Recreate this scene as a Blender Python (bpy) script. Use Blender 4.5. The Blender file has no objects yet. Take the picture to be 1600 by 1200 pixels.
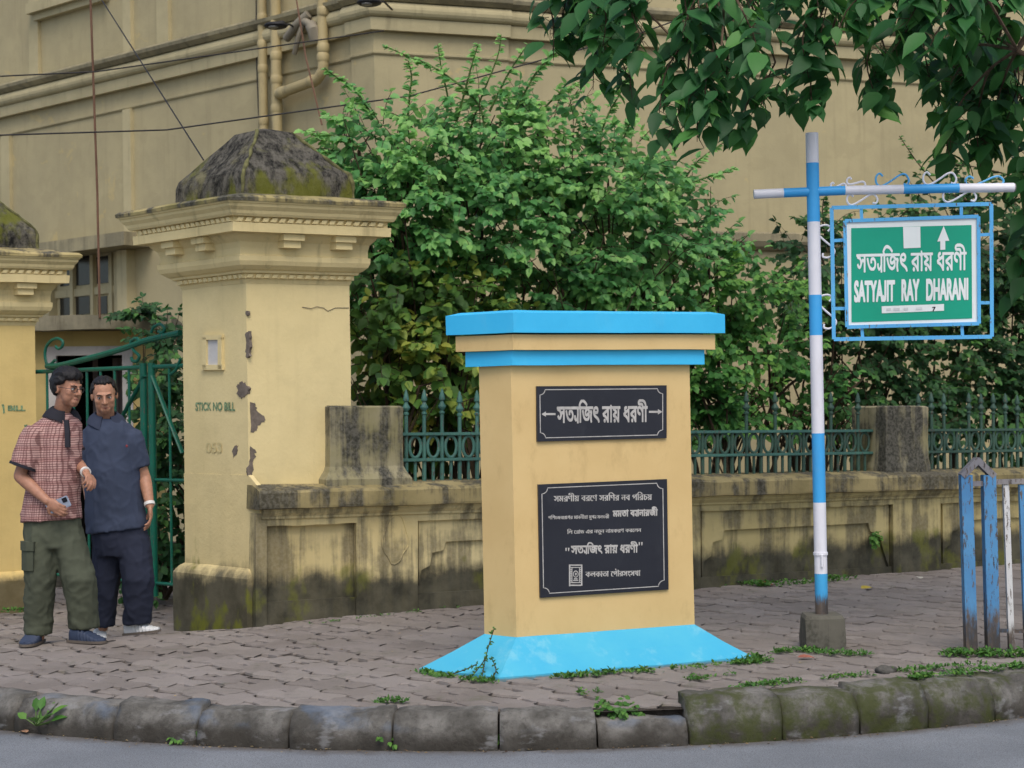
import bpy, bmesh, math, random
import numpy as np
from mathutils import Vector, Matrix, noise as mnoise
random.seed(7); RNG = np.random.default_rng(11)
R = math.radians
scene = bpy.context.scene
COL = scene.collection

# ---------------------------------------------------------------- camera, sky, sun, exposure
CAM_Z, FPX, PITCH, ROLL = 1.47, 2700.0, R(0.743), R(-0.9)
cam = bpy.data.cameras.new('camera')
cam.sensor_width = 36.0; cam.lens = 36.0*FPX/1600.0
cam.clip_start = 0.1; cam.clip_end = 3000
cam.dof.use_dof = True; cam.dof.focus_distance = 10.0; cam.dof.aperture_fstop = 4.5
cam_ob = bpy.data.objects.new('camera', cam); COL.objects.link(cam_ob)
CAM_R = Matrix.Rotation(R(90)+PITCH, 3, 'X') @ Matrix.Rotation(ROLL, 3, 'Z')
cam_ob.matrix_world = Matrix.Translation((0, 0, CAM_Z)) @ CAM_R.to_4x4()
scene.camera = cam_ob

SUN_EL, SUN_AZ = R(56), R(172)          # azimuth from +Y, clockwise: behind the camera, a little to the right
world = bpy.data.worlds.new('World'); scene.world = world; world.use_nodes = True
wt = world.node_tree
sky = wt.nodes.new('ShaderNodeTexSky'); sky.sky_type = 'NISHITA'; sky.sun_disc = False
sky.sun_elevation = SUN_EL; sky.sun_rotation = SUN_AZ
sky.air_density = 1.0; sky.dust_density = 3.0; sky.ozone_density = 0.6
wt.links.new(sky.outputs[0], wt.nodes['Background'].inputs[0])
wt.nodes['Background'].inputs[1].default_value = 0.10
sun = bpy.data.lights.new('sun', 'SUN'); sun.energy = 0.75; sun.angle = R(32); sun.color = (1.0, 0.96, 0.91)
sun_ob = bpy.data.objects.new('sun', sun); COL.objects.link(sun_ob)
sd = Vector((math.sin(SUN_AZ)*math.cos(SUN_EL), math.cos(SUN_AZ)*math.cos(SUN_EL), math.sin(SUN_EL)))
sun_ob.rotation_euler = sd.to_track_quat('Z', 'Y').to_euler(); sun_ob.location = (0, -5, 20)
scene.view_settings.view_transform = 'Standard'; scene.view_settings.look = 'None'
scene.view_settings.exposure = 0.93; scene.view_settings.gamma = 1.0
scene.render.engine = 'CYCLES'
scene.cycles.use_denoising = True
scene.cycles.max_bounces = 6; scene.cycles.transparent_max_bounces = 8

# ---------------------------------------------------------------- survey helpers: a sight line of the photograph to a point of the place
def ray(px, py):
    return (CAM_R @ Vector(((px-800)/FPX, (600-py)/FPX, -1.0)))
EYE = Vector((0, 0, CAM_Z))
def at(px, py, Y):
    d = ray(px, py); return EYE + d*(Y/d.y)
def atz(px, py, z=0.0):
    d = ray(px, py); return EYE + d*((z-CAM_Z)/d.z)
def hit(px, py, p0, n):
    d = ray(px, py); return EYE + d*((p0-EYE).dot(n)/d.dot(n))
def ss(a, b, x):
    t = max(0.0, min(1.0, (x-a)/(b-a))); return t*t*(3-2*t)

# ---------------------------------------------------------------- things, parts, meshes
def lin(r, g, b):
    return tuple(((c/255.0)/12.92 if c/255.0 <= 0.04045 else ((c/255.0+0.055)/1.055)**2.4) for c in (r, g, b)) + (1.0,)
def tag(o, label=None, cat=None, group=None, kind=None):
    if label: o['label'] = label
    if cat: o['category'] = cat
    if group: o['group'] = group
    if kind: o['kind'] = kind
    return o
def thing(name, label, cat, loc, group=None):
    o = bpy.data.objects.new(name, None); COL.objects.link(o); o.location = loc
    o.empty_display_size = 0.1
    return tag(o, label, cat, group)
def base_of(o):
    v = Vector((0, 0, 0))
    while o is not None:
        v += Vector(o.location); o = o.parent
    return v
def link_mesh(name, me, mat, parent=None):
    o = bpy.data.objects.new(name, me); COL.objects.link(o)
    if mat is not None:
        me.materials.clear(); me.materials.append(mat)
    if parent is not None: o.parent = parent
    return o
def copy_thing(root, loc, label, group=None, rotz=None):
    r = root.copy(); COL.objects.link(r); r.location = loc; r['label'] = label
    if group: r['group'] = group
    if rotz is not None: r.rotation_euler = (0, 0, rotz)
    for ch in root.children:
        c = ch.copy(); COL.objects.link(c); c.parent = r
        for g in ch.children:
            d = g.copy(); COL.objects.link(d); d.parent = c
    return r

class MB:
    """collects shapes given in world (or xf-local) coordinates and links them as one mesh"""
    def __init__(s, xf=None): s.v = []; s.f = []; s.xf = xf
    def add(s, pts, faces):
        b = len(s.v)
        for p in pts:
            p = Vector(p); s.v.append(s.xf @ p if s.xf is not None else p)
        for f in faces: s.f.append([b+i for i in f])
    def hexa(s, p):      # 8 points: bottom ring then top ring
        s.add(p, [(3,2,1,0),(4,5,6,7),(0,1,5,4),(1,2,6,5),(2,3,7,6),(3,0,4,7)])
    def box(s, x0, x1, y0, y1, z0, z1):
        s.hexa([(x0,y0,z0),(x1,y0,z0),(x1,y1,z0),(x0,y1,z0),(x0,y0,z1),(x1,y0,z1),(x1,y1,z1),(x0,y1,z1)])
    def bbox(s, x0, x1, y0, y1, z0, z1, b=0.01):   # box with chamfered edges
        bm = bmesh.new()
        bmesh.ops.create_cube(bm, size=1.0)
        for v in bm.verts:
            v.co = Vector((x0+(x1-x0)*(v.co.x+.5), y0+(y1-y0)*(v.co.y+.5), z0+(z1-z0)*(v.co.z+.5)))
        bmesh.ops.bevel(bm, geom=bm.edges[:], offset=b, segments=2, affect='EDGES')
        bm.verts.index_update()
        s.add([v.co.copy() for v in bm.verts], [[v.index for v in f.verts] for f in bm.faces]); bm.free()
    def rings(s, rings, caps=True, closed=True):
        n = len(rings[0]); pts = [p for r in rings for p in r]; fs = []
        for i in range(len(rings)-1):
            for j in range(n if closed else n-1):
                k = (j+1) % n
                fs.append((i*n+j, i*n+k, (i+1)*n+k, (i+1)*n+j))
        if caps:
            fs.append(tuple(range(n))[::-1]); fs.append(tuple((len(rings)-1)*n+j for j in range(n)))
        s.add(pts, fs)
    def tube(s, pts, r, n=8, caps=True, flat=None):
        pts = [Vector(p) for p in pts]
        rs = r if isinstance(r, (list, tuple)) else [r]*len(pts)
        rings = []; prev = None
        for i, p in enumerate(pts):
            t = (pts[min(i+1, len(pts)-1)] - pts[max(i-1, 0)])
            t = t.normalized() if t.length > 1e-9 else Vector((0,0,1))
            if prev is None:
                a = t.cross(Vector((0,0,1)))
                if a.length < 0.05: a = t.cross(Vector((0,1,0)))
            else:
                a = prev - t*prev.dot(t)
            a.normalize(); prev = a; b = t.cross(a)
            ra, rb = (rs[i], rs[i]) if flat is None else (rs[i]*flat[0], rs[i]*flat[1])
            rings.append([p + a*math.cos(2*math.pi*j/n)*ra + b*math.sin(2*math.pi*j/n)*rb for j in range(n)])
        s.rings(rings, caps)
    def lathe(s, prof, c, n=12):
        c = Vector(c)
        s.rings([[c+Vector((r*math.cos(2*math.pi*j/n), r*math.sin(2*math.pi*j/n), z)) for j in range(n)] for r, z in prof])
    def ball(s, c, r, n=12, m=8, rot=None):
        r = (r, r, r) if not hasattr(r, '__len__') else r
        c = Vector(c); rings = []
        for i in range(m+1):
            th = math.pi*(0.02+0.96*i/m) ; ring = []
            for j in range(n):
                ph = 2*math.pi*j/n
                p = Vector((r[0]*math.sin(th)*math.cos(ph), r[1]*math.sin(th)*math.sin(ph), -r[2]*math.cos(th)))
                ring.append(c + (rot @ p if rot is not None else p))
            rings.append(ring)
        s.rings(rings)
    def mesh(s, name, org=Vector((0,0,0)), smooth=False):
        me = bpy.data.meshes.new(name)
        me.from_pydata([tuple(Vector(p)-org) for p in s.v], [], s.f); me.update()
        if smooth: me.polygons.foreach_set('use_smooth', [True]*len(me.polygons))
        return me
    def build(s, name, mat, parent=None, smooth=False, fix=True):
        me = s.mesh(name, base_of(parent), smooth)
        if fix:
            bm = bmesh.new(); bm.from_mesh(me); bmesh.ops.recalc_face_normals(bm, faces=bm.faces[:]); bm.to_mesh(me); bm.free()
        if smooth: me.set_sharp_from_angle(angle=R(42))
        return link_mesh(name, me, mat, parent)

# ---------------------------------------------------------------- node helpers and materials
class NT:
    def __init__(s, name):
        s.m = bpy.data.materials.new(name); s.m.use_nodes = True; s.t = s.m.node_tree
        s.bsdf = s.t.nodes['Principled BSDF']
    def n(s, typ, ins=None, **props):
        nd = s.t.nodes.new(typ)
        for k, v in props.items(): setattr(nd, k, v)
        for k, v in (ins or {}).items(): s.put(nd.inputs[k], v)
        return nd
    def put(s, sock, v):
        if isinstance(v, bpy.types.NodeSocket): s.t.links.new(v, sock)
        else:
            try: sock.default_value = v
            except Exception: sock.default_value = v[:3]
    def pos(s):
        return s.n('ShaderNodeNewGeometry').outputs['Position']
    def obj(s):
        return s.n('ShaderNodeTexCoord').outputs['Object']
    def mapv(s, vec, scale=(1,1,1), rot=(0,0,0), loc=(0,0,0)):
        return s.n('ShaderNodeMapping', {'Vector': vec, 'Scale': scale, 'Rotation': rot, 'Location': loc}).outputs[0]
    def noise(s, vec, scale, detail=4, rough=0.55, dist=0.0):
        return s.n('ShaderNodeTexNoise', {'Vector': vec, 'Scale': scale, 'Detail': detail, 'Roughness': rough, 'Distortion': dist}).outputs[0]
    def ramp(s, fac, a, b, lo=0.0, hi=1.0):
        return s.n('ShaderNodeMapRange', {'Value': fac, 'From Min': a, 'From Max': b, 'To Min': lo, 'To Max': hi}, interpolation_type='SMOOTHSTEP').outputs[0]
    def math(s, op, a, b=0.0, c=0.0):
        nd = s.n('ShaderNodeMath', operation=op); s.put(nd.inputs[0], a); s.put(nd.inputs[1], b)
        if op == 'MULTIPLY_ADD': s.put(nd.inputs[2], c)
        return nd.outputs[0]
    def mix(s, fac, a, b, blend='MIX'):
        nd = s.n('ShaderNodeMix', data_type='RGBA', blend_type=blend)
        s.put(nd.inputs[0], fac); s.put(nd.inputs[6], a); s.put(nd.inputs[7], b); return nd.outputs[2]
    def xyz(s, vec):
        nd = s.n('ShaderNodeSeparateXYZ', {0: vec}); return nd.outputs
    def attr(s, name):
        return s.n('ShaderNodeAttribute', attribute_name=name).outputs['Fac']
    def bump(s, h, strength=0.3, dist=0.01):
        s.put(s.bsdf.inputs['Normal'], s.n('ShaderNodeBump', {'Height': h, 'Strength': strength, 'Distance': dist}).outputs[0])
    def done(s, color, rough=0.8, spec=0.3):
        s.put(s.bsdf.inputs['Base Color'], color); s.put(s.bsdf.inputs['Roughness'], rough)
        s.put(s.bsdf.inputs['Specular IOR Level'], spec); return s.m

def dull(c, k): return tuple(x*k for x in c[:3]) + (1.0,)

def plain(name, c, rough=0.7, var=0.12, scale=8.0, bump=0.15, spec=0.3):
    t = NT(name); p = t.pos()
    n1 = t.noise(p, scale, 5); n2 = t.noise(p, scale*6, 3)
    col = t.mix(t.ramp(n1, .3, .7), dull(c, 1-var), dull(c, 1+var))
    t.bump(n2, bump, 0.004); return t.done(col, rough, spec)

def plaster(name, c, c2, grime=0.0, grime_top=0.6, streak=0.0, moss=0.0, soot=0.0, patch=0.0, z0=0.0, weather=None):
    """painted lime plaster: blotchy paint, rain streaks, black algae climbing from the damp foot, moss"""
    t = NT(name); p = t.pos(); X = t.xyz(p)
    big = t.noise(p, 1.1, 5, .6); med = t.noise(p, 5.0, 5, .6); fine = t.noise(p, 40, 4, .6)
    col = t.mix(t.ramp(big, .35, .68), c, c2)
    col = t.mix(t.math('MULTIPLY', t.ramp(med, .42, .75), .30), col, dull(c, .72))
    if weather: col = t.mix(t.math('MULTIPLY', t.ramp(t.math('ADD', X[0], t.math('MULTIPLY', big, 2.0)), weather[0], weather[1]), .6), col, weather[2])
    sv = t.mapv(p, (9, 9, .55)); st = t.noise(sv, 1.0, 5, .65)
    if streak > 0:
        col = t.mix(t.math('MULTIPLY', t.ramp(st, .52, .74), streak), col, lin(92, 84, 62))
    if patch > 0:
        pt = t.noise(p, 1.7, 6, .6, .4)
        col = t.mix(t.math('MULTIPLY', t.ramp(pt, .57, .60), patch), col, dull(c, .80))
        col = t.mix(t.math('MULTIPLY', t.ramp(t.noise(p, 2.3, 7, .66, .6), .62, .65), patch), col, lin(196, 172, 112))
    if soot > 0:
        so = t.math('ADD', t.math('MULTIPLY', st, .6), t.math('MULTIPLY', t.noise(p, 2.6, 6, .62), .6))
        col = t.mix(t.math('MULTIPLY', t.ramp(so, .535, .68), soot), col, t.mix(t.ramp(fine, .35, .65), lin(50, 50, 45), lin(92, 90, 82)))
    if grime > 0:
        h = t.ramp(X[2], z0, z0+grime_top, 1.0, 0.0)
        edge = t.math('ADD', t.math('MULTIPLY', t.noise(p, 3.0, 6, .65), 1.0), t.math('MULTIPLY', st, .35))
        f = t.ramp(t.math('ADD', h, edge), .93, 1.36)
        dk = t.mix(t.ramp(med, .3, .7), lin(44, 45, 39), lin(82, 80, 68))
        col = t.mix(t.math('MULTIPLY', f, grime), col, dk)
        if moss > 0:
            mo = t.noise(t.mapv(p, (1, 1, .6)), 4.2, 5, .6)
            mf = t.math('MULTIPLY', t.ramp(mo, .53, .66), t.ramp(t.math('ADD', h, edge), .85, 1.05))
            col = t.mix(t.math('MULTIPLY', mf, moss), col, lin(112, 116, 36))
    t.bump(t.math('ADD', t.math('MULTIPLY', fine, .35), t.math('MULTIPLY', med, .8)), .35, .012)
    return t.done(col, .88, .2)

M = {}
CREAM, CREAM2 = lin(220, 202, 150), lin(210, 192, 140)
M['pillar'] = plaster('painted_plaster_cream', CREAM, CREAM2, grime=.95, grime_top=.62, streak=.06, moss=.8, z0=-.0)
M['pillar_top'] = plaster('painted_plaster_cornice', CREAM, CREAM2, streak=.35)
M['pillar_yellow'] = plaster('painted_plaster_yellow', lin(213, 188, 124), lin(203, 178, 116), grime=.85, grime_top=.5, streak=.08, z0=-.1)
M['wall'] = plaster('painted_plaster_boundary', lin(216, 200, 150), lin(200, 182, 130), grime=.95, grime_top=.48, streak=.42, moss=.45, soot=.62, z0=.05, weather=(.6, 3.0, lin(158, 145, 96)))
M['coping'] = plaster('weathered_coping', lin(160, 146, 104), lin(118, 108, 72), streak=.75, soot=.85)
M['pier'] = plaster('weathered_pier', lin(158, 150, 122), lin(128, 122, 84), streak=.8, soot=.95)
M['cap_slab'] = plaster('mossy_ledge', lin(176, 160, 112), lin(112, 108, 60), streak=.7, soot=.9)
M['bld'] = plaster('painted_plaster_building', lin(174, 162, 125), lin(164, 153, 119), streak=.18, patch=.32)
M['bld_trim'] = plaster('painted_plaster_trim', lin(184, 172, 134), lin(170, 159, 123), streak=.35)
M['bld_ledge'] = plaster('sooty_ledge', lin(160, 150, 118), lin(138, 130, 104), streak=.4, soot=.28)
M['gatehouse'] = plaster('painted_plaster_gatehouse', lin(200, 178, 118), lin(188, 167, 110), streak=.15)
M['slab'] = plaster('bare_concrete_slab', lin(150, 144, 122), lin(132, 126, 104), streak=.5, soot=.3)
M['conc'] = plaster('old_concrete', lin(118, 114, 104), lin(92, 90, 80), streak=.3, soot=.6)

def cap_material():
    t = NT('mossy_cap'); p = t.pos()
    n1 = t.noise(p, 3.0, 7, .66); n2 = t.noise(t.mapv(p, (1,1,.5)), 17, 9, .78); n3 = t.noise(t.mapv(p, (1,1,.5)), 3.4, 5, .6)
    col = t.mix(t.ramp(n2, .36, .64), lin(32, 32, 30), lin(108, 104, 94))
    col = t.mix(t.math('MULTIPLY', t.ramp(n1, .52, .66), .55), col, lin(140, 134, 96))
    X = t.xyz(p)
    low = t.ramp(X[2], 3.35, 2.92, -.06, .10)
    col = t.mix(t.math('MULTIPLY', t.ramp(t.math('ADD', n3, low), .52, .64), .85), col, lin(104, 106, 42))
    t.bump(n2, .8, .03); return t.done(col, .95, .1)
M['cap'] = cap_material()

def painted(name, c, c2=None, rough=.55, dirt=.0, dirtcol=None, z=None, chips=0.0, mud=0.0):
    t = NT(name); p = t.pos()
    n1 = t.noise(p, 2.2, 6, .6); n2 = t.noise(p, 55, 3); n3 = t.noise(t.mapv(p, (1, 1, .45)), 8, 7, .68)
    col = t.mix(t.ramp(n1, .3, .72), c, c2 or dull(c, .90))
    if dirt > 0:
        f = t.ramp(n3, .52, .72)
        if z: f = t.math('MULTIPLY', f, t.ramp(t.xyz(p)[2], z[1], z[0]))
        col = t.mix(t.math('MULTIPLY', f, dirt), col, dirtcol or lin(96, 88, 70))
    if chips > 0:
        ch = t.noise(t.mapv(p, (1, 1, .22)), 55, 7, .75)
        f = t.ramp(ch, .60-.12*chips, .64-.12*chips)
        if z: f = t.math('MAXIMUM', f, t.ramp(t.math('ADD', t.ramp(t.xyz(p)[2], z[1], z[0]), t.math('MULTIPLY', ch, 1.0)), 1.0, 1.45))
        col = t.mix(f, col, t.mix(t.ramp(n3, .4, .6), lin(96, 84, 74), lin(66, 62, 60)))
    if mud:
        f = t.ramp(t.math('ADD', t.ramp(t.xyz(p)[2], mud, 0.0), t.math('MULTIPLY', t.noise(p, 14, 7, .72), .9)), 1.05, 1.5)
        col = t.mix(t.math('MULTIPLY', f, .75), col, lin(112, 108, 96))
    t.bump(t.math('ADD', n3, t.math('MULTIPLY', n2, .4)), .18, .006); return t.done(col, rough, .35)
M['ochre'] = painted('ochre_paint', lin(216, 187, 130), lin(208, 178, 121), .6, .22, lin(150, 120, 72))
M['blue'] = painted('sky_blue_paint', lin(64, 188, 236), lin(54, 178, 228), .5, .10, lin(120, 190, 215))
M['blue_base'] = painted('sky_blue_paint_worn', lin(60, 168, 204), lin(76, 176, 204), .6, .6, lin(124, 190, 206), mud=.035)
M['stone_black'] = painted('black_granite', lin(42, 44, 52), lin(36, 38, 46), .32, .25, lin(62, 64, 70))
M['engraved'] = plain('engraved_white', lin(178, 175, 170), .8, .14, 30)
M['pole_white'] = painted('white_enamel', lin(226, 226, 232), lin(214, 214, 222), .4, .25, lin(184, 176, 172))
M['pole_blue'] = painted('blue_enamel', lin(66, 166, 228), lin(60, 156, 220), .4, .25, lin(110, 170, 210))
M['pole_rust'] = painted('blue_enamel_rusting', lin(70, 168, 220), lin(60, 150, 205), .5, .2, lin(120, 170, 205), z=(.24, .42), chips=.2)
M['frame_blue'] = painted('frame_blue_enamel', lin(92, 176, 226), lin(80, 160, 214), .45, .3, lin(150, 180, 200), chips=.1)
M['sign_green'] = painted('sign_green_sheet', lin(0, 156, 126), lin(0, 148, 118), .5, .08, lin(60, 160, 140))
M['sign_white'] = painted('sign_white_sheet', lin(228, 234, 232), lin(218, 224, 222), .45, .25, lin(170, 168, 160))
M['sign_grey'] = plain('sign_grey_print', lin(196, 200, 200), .6, .06)
M['ink'] = plain('black_ink', lin(30, 34, 44), .6, .05)
M['barrier_blue'] = painted('barrier_blue_paint', lin(84, 142, 186), lin(66, 118, 164), .6, .65, lin(74, 80, 88), z=(.0, .66), chips=.42)
M['barrier_white'] = painted('barrier_white_paint', lin(206, 206, 204), lin(190, 190, 188), .55, .4, lin(110, 104, 96), z=(.0, .4), chips=.35)
M['barrier_cap'] = painted('barrier_worn_metal', lin(138, 134, 132), lin(110, 110, 118), .6, .5, lin(88, 70, 58), chips=.5)
M['iron'] = painted('green_iron', lin(76, 120, 108), lin(58, 98, 90), .6, .4, lin(52, 66, 60), chips=.2)
M['iron_dark'] = painted('dark_green_iron', lin(62, 92, 78), lin(48, 74, 64), .6, .4, lin(42, 50, 44), chips=.25)
M['gate'] = painted('gate_green_enamel', lin(12, 96, 76), lin(8, 82, 66), .45, .3, lin(20, 60, 50), chips=.12)
M['wood_white'] = painted('weathered_white_wood', lin(196, 192, 186), lin(176, 172, 170), .7, .4, lin(130, 124, 118))
M['dark'] = plain('painted_interior_shade', lin(30, 28, 27), .9, .2)
M['glass'] = plain('dim_window_glass', lin(40, 40, 38), .15, .1, spec=.6)
M['pipe'] = painted('pipe_paint', lin(178, 162, 118), lin(164, 148, 106), .55, .5, lin(110, 98, 76))
M['pipe_grey'] = painted('pipe_sooty', lin(136, 128, 110), lin(118, 110, 94), .65, .6, lin(70, 66, 56))
M['cable'] = plain('black_cable', lin(40, 38, 38), .6, .1)
M['rope'] = plain('brown_cable', lin(104, 76, 58), .8, .15)
M['bare'] = plain('exposed_render', lin(112, 102, 92), .95, .25, 18, .6)
M['lamp_black'] = plain('lamp_black_metal', lin(34, 34, 36), .5, .1)
M['lamp_white'] = plain('lamp_pale_glass', lin(120, 120, 116), .3, .05)
M['stencil'] = plain('green_stencil_paint', lin(112, 138, 104), .85, .5, 60)
M['stencil_faint'] = plain('faint_stencil_paint', lin(196, 182, 132), .85, .1, 40)
M['niche'] = plain('pale_niche_panel', lin(196, 194, 190), .7, .1)
M['bark'] = plain('grey_brown_bark', lin(92, 76, 60), .95, .3, 20, .6)
M['twig'] = plain('dark_twig', lin(66, 54, 40), .9, .25, 30, .4)
M['stem'] = plain('green_stem', lin(80, 104, 52), .7, .2, 30, .2)

def leafmat(name, dark, mid, light, trans=.25, rough=.45):
    t = NT(name); v = t.attr('var')
    r = t.n('ShaderNodeValToRGB', {0: v}); cr = r.color_ramp
    cr.elements[0].position = 0.0; cr.elements[0].color = dark
    cr.elements[1].position = 1.0; cr.elements[1].color = light
    e = cr.elements.new(.55); e.color = mid
    t.done(r.outputs[0], rough, .35)
    tr = t.n('ShaderNodeBsdfTranslucent', {'Color': t.mix(.5, r.outputs[0], light)})
    mx = t.n('ShaderNodeMixShader', {0: trans}); out = t.t.nodes['Material Output']
    t.t.links.new(t.bsdf.outputs[0], mx.inputs[1]); t.t.links.new(tr.outputs[0], mx.inputs[2])
    t.t.links.new(mx.outputs[0], out.inputs[0]); return t.m
M['leaf_bright'] = leafmat('bright_creeper_leaf', lin(44, 92, 50), lin(90, 150, 84), lin(150, 198, 108), .36, .48)
M['leaf_mid'] = leafmat('mid_shrub_leaf', lin(36, 80, 36), lin(70, 126, 56), lin(120, 168, 74), .28, .6)
M['leaf_croton'] = leafmat('yellowing_shrub_leaf', lin(40, 72, 32), lin(80, 122, 48), lin(172, 174, 74), .28, .6)
M['leaf_dark'] = leafmat('dark_hedge_leaf', lin(28, 58, 32), lin(46, 86, 44), lin(84, 130, 54), .25, .6)
M['leaf_tree'] = leafmat('broad_tree_leaf', lin(28, 70, 36), lin(50, 104, 50), lin(98, 156, 70), .32, .55)
M['weed'] = leafmat('weed_leaf', lin(44, 84, 32), lin(70, 116, 44), lin(112, 150, 62), .2, .6)
# ---------------------------------------------------------------- ground, road, pavement
KC = Vector((0.05, 13.62, 0)); KR = 5.37; KA = R(50)     # kerb: an arc round the street corner, then straight
def kerb_d(x, y):
    """metres inside the road edge of the kerb, and the outward direction there"""
    a = math.atan2(x-KC.x, KC.y-y); a = max(-KA, min(KA, a))
    d = Vector((math.sin(a), -math.cos(a), 0))
    return KR - ((x-KC.x)*d.x + (y-KC.y)*d.y), d
def kerb_pt(s, inset=0.0):
    """point at arc length s (0 in the middle, to the right positive)"""
    a = s/KR; a2 = max(-KA, min(KA, a)); d = Vector((math.sin(a2), -math.cos(a2), 0)); t = Vector((math.cos(a2), math.sin(a2), 0))
    return KC + d*(KR-inset) + t*((a-a2)*KR), t, d
def gz(x, y):
    t = -(x+1.6)*.4 + (y-11.6)*.9
    return -.13*ss(.1, 1.1, t)*ss(-1.3, -1.9, x)
ROAD_Z = -0.17

def asphalt():
    t = NT('grey_asphalt'); p = t.pos()
    n1 = t.noise(p, 1.2, 6, .6); n2 = t.noise(p, 160, 3, .7); n3 = t.noise(p, 30, 4)
    col = t.mix(t.ramp(n1, .3, .7), lin(118, 122, 126), lin(136, 140, 144))
    col = t.mix(t.math('MULTIPLY', t.ramp(n2, .42, .66), .7), col, lin(66, 67, 69))
    col = t.mix(t.math('MULTIPLY', t.ramp(n2, .62, .74), .35), col, lin(160, 160, 160))
    dd = t.n('ShaderNodeVectorMath', {0: t.math('MULTIPLY', 1.0, 1.0), 1: (0,0,0)}, operation='LENGTH')
    X = t.xyz(p)
    dx = t.math('SUBTRACT', X[0], KC.x); dy = t.math('SUBTRACT', X[1], KC.y)
    r = t.math('SQRT', t.math('ADD', t.math('MULTIPLY', dx, dx), t.math('MULTIPLY', dy, dy)))
    edge = t.ramp(t.math('ADD', r, t.math('MULTIPLY', t.noise(p, 6, 5), .22)), KR+.24, KR+.08)
    col = t.mix(t.math('MULTIPLY', edge, .75), col, lin(84, 76, 66))
    t.bump(t.math('ADD', n2, t.math('MULTIPLY', n3, .5)), .5, .006); return t.done(col, .85, .3)
M['asphalt'] = asphalt()
def soil():
    t = NT('dirt'); p = t.pos(); n = t.noise(p, 9, 7, .7); n2 = t.noise(p, 60, 4)
    t.bump(n2, .6, .02); return t.done(t.mix(t.ramp(n, .35, .68), lin(48, 44, 40), lin(78, 72, 66)), .95, .1)
M['soil'] = soil()
def paver_mat():
    t = NT('worn_clay_paver'); p = t.pos(); v = t.attr('var')
    n1 = t.noise(p, 2.0, 6, .6); n2 = t.noise(p, 120, 4, .7); n3 = t.noise(p, 9, 6, .65)
    col = t.mix(v, lin(120, 112, 105), lin(140, 132, 124))
    col = t.mix(t.math('MULTIPLY', t.ramp(n1, .40, .68), .5), col, lin(146, 138, 133))
    col = t.mix(t.math('MULTIPLY', t.ramp(n3, .52, .74), .45), col, lin(92, 86, 81))
    col = t.mix(t.math('MULTIPLY', t.ramp(n2, .5, .72), .30), col, lin(62, 56, 52))
    X = t.xyz(p)
    mossf = t.math('MULTIPLY', t.ramp(t.noise(p, 3.6, 6, .7), .57, .68), .35)
    col = t.mix(mossf, col, lin(80, 84, 58))
    t.bump(t.math('ADD', n2, n3), .4, .008); return t.done(col, .85, .25)
M['paver'] = paver_mat()

mb = MB(); mb.add([(-60,-20,ROAD_Z),(60,-20,ROAD_Z),(60,60,ROAD_Z),(-60,60,ROAD_Z)], [(0,1,2,3)])
o = mb.build('road', M['asphalt']); o['kind'] = 'structure'
# bedding under the pavers
def sheet(name, mat, inset, dz, x0, x1, y0, y1, st):
    mb = MB(); nx = int((x1-x0)/st)+1; ny = int((y1-y0)/st)+1; idx = {}; pts = []; fs = []
    for j in range(ny):
        for i in range(nx):
            x, y = x0+i*st, y0+j*st; d, dr = kerb_d(x, y)
            if d < inset: x -= dr.x*(inset-d); y -= dr.y*(inset-d)
            pts.append((x, y, gz(x, y)+dz))
    for j in range(ny-1):
        for i in range(nx-1): 
            q = (j*nx+i, j*nx+i+1, (j+1)*nx+i+1, (j+1)*nx+i)
            a = Vector(pts[q[2]])-Vector(pts[q[0]]); b = Vector(pts[q[3]])-Vector(pts[q[1]])
            if a.cross(b).length > 1e-5: fs.append(q)
    mb.add(pts, fs); o = mb.build(name, mat, smooth=True, fix=False); o['kind'] = 'structure'; return o
sheet('ground', M['soil'], .12, -.016, -14, 14, 8.0, 48, .5)

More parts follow.
